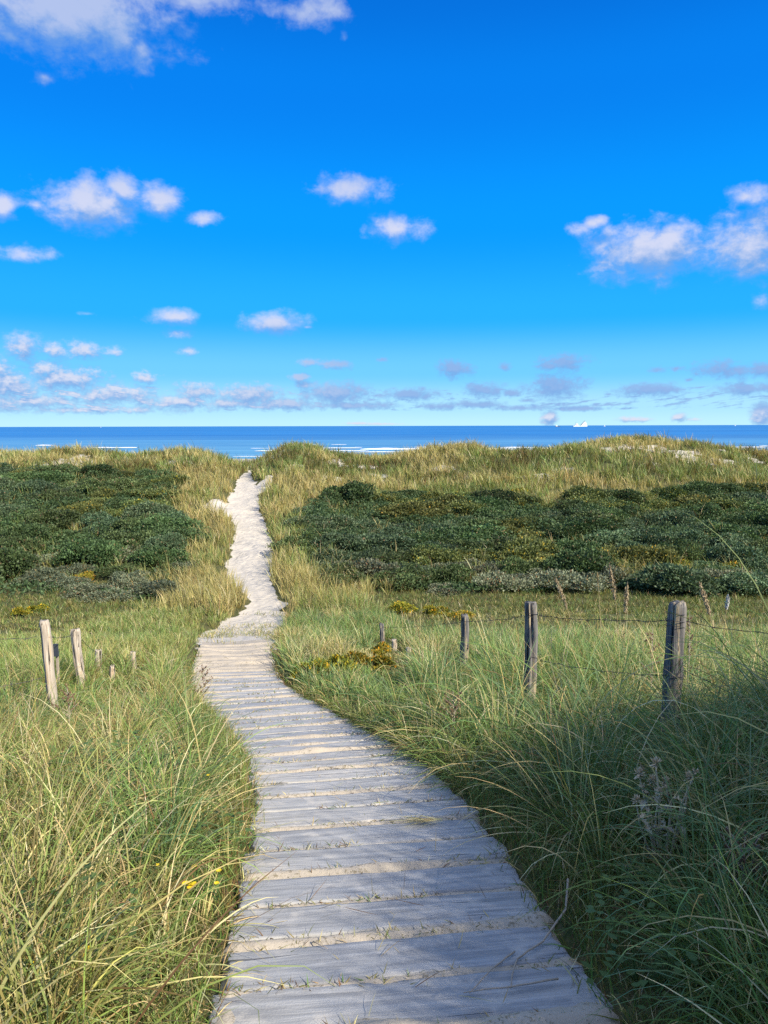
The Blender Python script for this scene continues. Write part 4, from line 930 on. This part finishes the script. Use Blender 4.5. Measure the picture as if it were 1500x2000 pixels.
for a in [(1440, 1820, 2.3, 'brown branching seed weed at the lower right corner', 4), (1348, 1195, 6.5, 'pale dry weed just right of the thick fence post', 5), (1275, 1225, 6.2, 'brown seeded weed left of the thick fence post', 6), (395, 1300, 6.6, 'reddish seed stalk in the left grass nearest the boardwalk', 7), (130, 1345, 5.6, 'rusty weed at the foot of the tallest left post', 8), (885, 1350, 5.0, 'rusty seed weed in the right meadow below the third post', 9)]: weed(*a)

# thistle, gone to seed, in the shaded grass
tp = at_depth(1300, 1530, 2.75); tz = H1(tp.x, tp.y)
th = tag(empty('dry_thistle', (tp.x, tp.y, tz)), 'dried pale thistle with curled leaves in the dark grass below the thick post', 'thistle')
rg = random.Random(5)
def thistle_leaf(p, a, l, up):
    b = MB(); n = 7; vs = []
    for i in range(n + 1):
        t = i / n; w_ = l * .30 * math.sin(PI * min(1, t * .9 + .08)) * (1.25 if i % 2 else .6); c = Vector(p) + Vector((math.cos(a), math.sin(a), up)) * l * t - Vector((0, 0, l * .7 * t * t)); s_ = Vector((-math.sin(a), math.cos(a), 0)) * w_
        vs += [c - s_ + Vector((0, 0, w_ * .6)), c, c + s_ + Vector((0, 0, w_ * .6))]
    fs = []
    for i in range(n): k = i * 3; fs += [(k, k + 1, k + 4, k + 3), (k + 1, k + 2, k + 5, k + 4)]
    b.add(vs, fs); return b
HD = [(1248, 1512), (1255, 1540), (1280, 1492), (1275, 1525), (1300, 1528), (1312, 1556), (1358, 1508), (1345, 1520), (1243, 1565), (1290, 1545)]
for i, (px, py) in enumerate(HD):
    e = at_depth(px, py, 2.75 + rg.uniform(-.08, .08)) - tp; e.z = e.z + (tp.z - tz); root = Vector((e.x * .4, 0, max(0.02, e.z - .35)))
    b = MB(); b.tube([Vector((0, 0, -.03)), root * .8, root.lerp(e, .6) + Vector((rg.uniform(-.02, .02), 0, 0)), e], [.006, .005, .004, .003], 5); b.build('stem', M['dry'], th)
    b = MB()                                                    # spiny bract head
    R_ = rg.uniform(.012, .02)
    for q_ in range(34):
        a = rg.uniform(0, 2 * PI); ph = rg.uniform(-.5, 1.4); d_ = Vector((math.cos(a) * math.cos(ph), math.sin(a) * math.cos(ph), math.sin(ph))); s_ = d_.cross(Vector((.2, .3, 1))).normalized() * R_ * .32
        b.add([e + d_ * R_ * .3 - s_, e + d_ * R_ * .3 + s_, e + d_ * R_ * 1.1 + s_ * .7, e + d_ * R_ * 1.7, e + d_ * R_ * 1.1 - s_ * .7], [(0, 1, 2, 3, 4)])
    b.build('flower_head', M['brown'] if i == 5 else M['dry'], th)
    for q_ in range(3): thistle_leaf(root.lerp(e, rg.uniform(.3, .85)), rg.uniform(0, 6.28), rg.uniform(.03, .05), rg.uniform(.1, .8)).build('leaf', M['silver'] if rg.random() < .6 else M['dry'], th)

def flower(px, py, label, s=1.0, n=1):
    x, y, z = ground_at(px, py + 30); p = at_depth(px, py, y - .05); z = H1(p.x, p.y); rg = random.Random(px)
    r_ = tag(empty('yellow_flower', (p.x, p.y, z)), label, 'flower', 'small yellow wildflowers')
    h = max(.12, p.z - z)
    b = MB(); b.tube([(0, 0, -.02), (.01, .0, h * .5), (0, 0, h)], [.0022, .002, .0015], 4); b.build('stem', M['green'], r_)
    b = MB()
    for k in range(n):
        c = Vector((rg.uniform(-.02, .02) * (k > 0), rg.uniform(-.02, .02) * (k > 0), h + rg.uniform(-.012, .012) * (k > 0))) * 1.0
        for j in range(10):
            a = 2 * PI * j / 10 + rg.uniform(-.1, .1); l = .013 * s; d_ = Vector((math.cos(a), math.sin(a), .25)); s_ = Vector((-math.sin(a), math.cos(a), 0)) * .0042 * s
            b.add([c, c + d_ * l * .6 - s_, c + d_ * l, c + d_ * l * .6 + s_], [(0, 1, 2, 3)])
    b.build('petals', M['yellow'], r_)
    b = MB()
    for j in range(5):
        a = rg.uniform(0, 6.28); d_ = Vector((math.cos(a), math.sin(a), .4)); s_ = Vector((-math.sin(a), math.cos(a), 0)) * .006; c = Vector((0, 0, h * rg.uniform(.1, .7)))
        b.add([c, c + d_ * .03 - s_, c + d_ * .055, c + d_ * .03 + s_], [(0, 1, 2, 3)])
    b.build('leaf', M['green'], r_)
for (px, py, l_, s, n) in [(168, 1907, 'brightest yellow flower near the lower left corner', 1.2, 3), (70, 1947, 'single orange yellow flower low in the left corner', .8, 1), (372, 1750, 'cluster of yellow flowers left of the near planks', 1.0, 4), (428, 1722, 'yellow flower closest to the plank edge', .9, 1), (380, 1718, 'tall thin yellow flower above the cluster', .9, 1), (424, 1748, 'lower yellow flower beside the planks', .8, 1), (407, 1529, 'yellow flower halfway down the left grass', .9, 1), (308, 1724, 'yellow flower left of the cluster', .8, 1), (327, 1714, 'faint yellow flower behind the cluster', .7, 1), (232, 1387, 'yellow flower in grass below the left fence', .9, 1)]: flower(px, py, l_, s, n)

# low broad leaved plants
def leafy(px, py, s, label, seed):
    x, y, z = ground_at(px, py); rg = random.Random(seed); r_ = MB()
    for i in range(90):
        a = rg.uniform(0, 6.28); r0 = rg.random() ** .5 * .16 * s; c = Vector((math.cos(a) * r0, math.sin(a) * r0, rg.uniform(.04, .17) * s)); b_ = rg.uniform(0, 6.28)
        d_ = Vector((math.cos(b_), math.sin(b_), rg.uniform(-.2, .4))) * rg.uniform(.014, .028) * s; q_ = Vector((-math.sin(b_), math.cos(b_), rg.uniform(-.2, .2))) * .009 * s
        r_.add([c, c + d_ * .3 + q_ * .8, c + d_ * .7 + q_, c + d_ * 1.2, c + d_ * .7 - q_, c + d_ * .3 - q_ * .8], [(0, 1, 2, 3, 4, 5)])
    root = tag(empty('leafy_plant', (x, y, H1(x, y))), label, 'plant', 'low broad leaved plants in the grass')
    r_.build('leaves', M['green'], root)
    b = MB()
    for i in range(8): a = rg.uniform(0, 6.28); b.tube([(0, 0, -.02), (math.cos(a) * .1 * s, math.sin(a) * .1 * s, .14 * s)], .0025, 4)
    b.build('stems', M['green'], root)
for i, (px, py, s, l_) in enumerate([(200, 1560, 1.6, 'dark leafy plant in the middle of the left grass'), (320, 1560, 1.2, 'leafy plant left of the plank edge'), (130, 1930, 1.3, 'leafy green plant under the brightest yellow flower'), (20, 1440, 1.3, 'bright green leafy plant at the left edge'), (420, 1680, 1.0, 'small leafy plant touching the left plank ends'), (770, 1440, 1.2, 'green leafy plant at the right edge of the far planks'), (960, 1560, 1.0, 'yellow green leafy plant in the shaded grass'), (1250, 1930, 1.2, 'dark leafy plant in the shade right of the nearest plank')]): leafy(px, py, s, l_, 100 + i)

# moss and litter in the plank gaps
G = Grass()
gsel = [(s_, st) for s_, st in gaps if s_ > 2.0]
n = 9000; gi_ = RNG.integers(0, len(gsel), n); gs = np.array([a for a, b in gsel])[gi_]; gst = np.array([b for a, b in gsel])[gi_]
t_ = RNG.uniform(-HW, HW, n); s_ = gs + RNG.normal(0, .008 + .016 * gst, n)
keep = fbm(t_ * 3 + gs * 5, gs * 3, 3, 501) + gst * .10 > .50; t_, s_ = t_[keep], s_[keep]; n = len(t_)
x0, y0, a0 = on_path(s_); a0 = a0 + np.radians(np.where(y0 < 5, 3.2, 1.5)); bx = x0 + t_ * np.cos(a0); by = y0 + t_ * np.sin(a0)
c1 = pick(['olive', 'brown', 'straw', 'ochre', 'green', 'pale'], [4, 3, 4, 2, 2, 1], n)
G.add(np.stack([bx, by, base_h(bx, by) - .004], 1), RNG.uniform(0, 2 * PI, n), RNG.uniform(.6, 1.5, n), RNG.uniform(-.4, .6, n), RNG.uniform(.012, .05, n), RNG.uniform(.002, .004, n) * (1 + y0 * .1), c1, c1, K=2)
n = 7000; s_ = RNG.uniform(2.2, ss[-1] - .3, n); t_ = RNG.choice([-1, 1], n) * (HW + RNG.normal(.02, .03, n)); x0, y0, a0 = on_path(s_); bx = x0 + t_ * np.cos(a0 + .05); by = y0 + t_ * np.sin(a0 + .05)
c1 = pick(['olive', 'brown', 'straw', 'ochre', 'green', 'deep'], [4, 3, 2, 2, 3, 2], n)
G.add(np.stack([bx, by, base_h(bx, by) - .01], 1), RNG.uniform(0, 2 * PI, n), RNG.uniform(.2, 1.3, n), RNG.uniform(0, 1.2, n), RNG.uniform(.03, .13, n), RNG.uniform(.002, .004, n) * (1 + y0 * .1), c1, c1, K=3)
# dead blades strewn on the planks
n = 260; t_ = RNG.uniform(-HW, HW, n); s_ = RNG.uniform(4.2, 11, n); x0, y0, a0 = on_path(s_)
bx = x0 + t_ * np.cos(a0); by = y0 + t_ * np.sin(a0); c1 = pick(['straw', 'pale', 'brown', 'ochre'], [4, 3, 3, 2], n)
G.add(np.stack([bx, by, base_h(bx, by) + .006], 1), RNG.uniform(0, 2 * PI, n), RNG.uniform(1.42, 1.54, n), RNG.uniform(-.1, .15, n), RNG.uniform(.03, .22, n) * RNG.random(n) + .02, RNG.uniform(.0015, .003, n), c1, c1, K=4)
# thin growth in the sand where the planks end
n = 5200; x = RNG.uniform(-5.2, -1.6, n); y = RNG.uniform(11.5, 18, n); pdn = path_d(x, y)
keep = (pdn < .1) & (fbm(x * 1.1, y * 1.1, 3, 551) > .53); x, y = x[keep], y[keep]; n = len(x); c1 = pick(['olive', 'straw', 'gold', 'sage'], [3, 3, 2, 2], n)
G.add(np.stack([x, y, H(x, y) - .01], 1), RNG.uniform(0, 2 * PI, n), RNG.uniform(.2, 1.2, n), RNG.uniform(0, .9, n), RNG.uniform(.05, .2, n), RNG.uniform(.008, .014, n), c1, c1, K=2)
tag(G.build('grass_litter'), 'moss and dead grass litter in the gaps between planks', 'litter', kind='stuff')

# loose things on the boardwalk
tw_ = empty('fallen_grass_tuft', ground_at(790, 1615)[:2] + (float(base_h(*ground_at(790, 1615)[:2])[0]) + .012,)); tag(tw_, 'torn tuft of straw grass lying across the middle planks', 'grass tuft')
n = 34; az_ = PI + .18 + RNG.normal(0, .22, n); c1 = pick(['pale', 'straw'], [3, 2], n, .1)
v_, f_, c_ = blades(np.stack([RNG.normal(0.14, .03, n), RNG.normal(.03, .006, n), RNG.uniform(0, .008, n)], 1), az_, RNG.uniform(1.3, 1.62, n), RNG.uniform(-.05, .35, n), RNG.uniform(.12, .26, n), np.full(n, .0035), c1, c1, K=5)
np_obj('blades', np_mesh('blades', v_, f_, c_), M['grass'], tw_)
def twig(pts, r0, label, lift=.006):
    P_ = []
    for px, py, dz in pts:
        x, y, z = ground_at(px, py); P_.append(Vector((x, y, float(base_h(x, y)[0]) + dz + lift)))
    r_ = P_[0].copy(); b = MB(); Q = []
    for i in range(len(P_) - 1):
        for k in range(5): Q.append(P_[i].lerp(P_[i + 1], k / 5) - r_ + Vector((0, 0, random.uniform(0, .004))))
    Q.append(P_[-1] - r_); b.tube(Q, [r0 * (1 - .6 * i / len(Q)) for i in range(len(Q))], 6)
    o = b.build('twig', M['twig'], None, smooth=True); o.location = r_; tag(o, label, 'twig', 'dry twigs on the nearest planks')
twig([(1108, 1772, .10), (1104, 1810, .05), (1060, 1850, .01), (1010, 1880, .004), (1000, 1915, .004), (998, 1935, .002)], .0045, 'long curved dry twig bending over the nearest planks')
twig([(1005, 1866, .004), (960, 1905, .004), (917, 1945, .003)], .0035, 'thin straight twig slanting across the nearest plank')
twig([(1090, 1922, .004), (1000, 1935, .004), (905, 1946, .004)], .0032, 'pale twig lying along the front edge of the nearest plank')
twig([(612, 1846, .002), (625, 1856, .003), (640, 1860, .002)], .0022, 'tiny brown twig on the second plank')

# ------------------------------------------------------------------ ships
def sea_pt(px, dist):
    d = aim(px, 831.5); return Vector((d.x / d.y * dist, dist, 0))
p = sea_pt(1133, 5600); k = 5600 / F
sh = tag(empty('ship', p, 0), 'large white ship with a slanting boom and high rounded bow house on the horizon', 'ship')
b = MB(); b.prism([(-14 * k, 1.0 * k), (-13 * k, -.6), (12.6 * k, -.6), (14.2 * k, 2.4 * k), (6 * k, 2.2 * k), (-13.4 * k, 1.8 * k)], -9, 9); b.build('hull', M['white'], sh)
b = MB(); b.prism([(2 * k, 1.5 * k), (2.2 * k, 3.5 * k), (7 * k, 9 * k), (8.5 * k, 10 * k), (11.5 * k, 8 * k), (12.6 * k, 5 * k), (12.2 * k, 2 * k)], -8, 8); b.build('bow_house', M['white'], sh)
b = MB(); b.prism([(-9.6 * k, 1.5 * k), (-9.2 * k, 5 * k), (-7 * k, 6.4 * k), (-4.8 * k, 6 * k), (-3.8 * k, 3 * k), (-3.6 * k, 1.5 * k)], -7, 7); b.build('stern_house', M['white'], sh)
b = MB(); b.tube([(0.6 * k, 0, 2.2 * k), (8.2 * k, 0, 10.4 * k)], 1.9, 6); b.build('boom', M['steel'], sh)
b = MB(); b.tube([(-8.5 * k, 0, 5 * k), (-8.5 * k, 0, 8.5 * k)], .8, 6); b.tube([(9 * k, 0, 9 * k), (9 * k, 0, 12.5 * k)], .7, 6); b.build('mast', M['steel'], sh)
b = MB(); b.box((-6.6 * k, -7.3, 3.2 * k), (1.6 * k, .8, 2.6 * k)); b.box((9 * k, -8.3, 2.9 * k), (4 * k, .8, .6 * k)); b.build('deck_stripe', M['orange'], sh)
p = sea_pt(1088, 5200); k = 5200 / F
bo = tag(empty('boat', p), 'small white work boat left of the large ship', 'boat')
b = MB(); b.prism([(-4 * k, .9 * k), (-3.6 * k, -.4), (5 * k, -.4), (6.6 * k, 1.4 * k), (1.5 * k, .9 * k)], -3.5, 3.5); b.build('hull', M['steel'], bo)
b = MB(); b.prism([(-2.6 * k, .8 * k), (-2.4 * k, 2.6 * k), (-.8 * k, 3.6 * k), (.6 * k, 2.4 * k), (1.2 * k, .8 * k)], -3, 3); b.build('cabin', M['white'], bo)
b = MB(); b.tube([(-1 * k, 0, 3 * k), (-1 * k, 0, 5.4 * k)], .5, 5); b.build('mast', M['white'], bo)
def sail(px, d, s, label):
    k = d / F * s; r_ = tag(empty('sailboat', sea_pt(px, d)), label, 'sailboat', 'tiny sailboats on the horizon')
    b = MB(); b.prism([(-1.6 * k, .5 * k), (-1.3 * k, -.3), (1.3 * k, -.3), (1.9 * k, .6 * k)], -1.5, 1.5); b.build('hull', M['white'], r_)
    b = MB(); b.prism([(-1.0 * k, .8 * k), (.5 * k, .8 * k), (.3 * k, 4 * k)], -.25, .25); b.build('sail', M['white'], r_)
    b = MB(); b.tube([(.5 * k, 0, .4 * k), (.4 * k, 0, 4.6 * k)], .25, 5); b.build('mast', M['steel'], r_)
sail(1181, 6500, 1.0, 'tiny white sailboat just right of the large ship')
sail(1436, 7500, .9, 'farthest right tiny sailboat on the horizon')
sail(197, 7500, .6, 'tiny sail on the horizon at the far left')
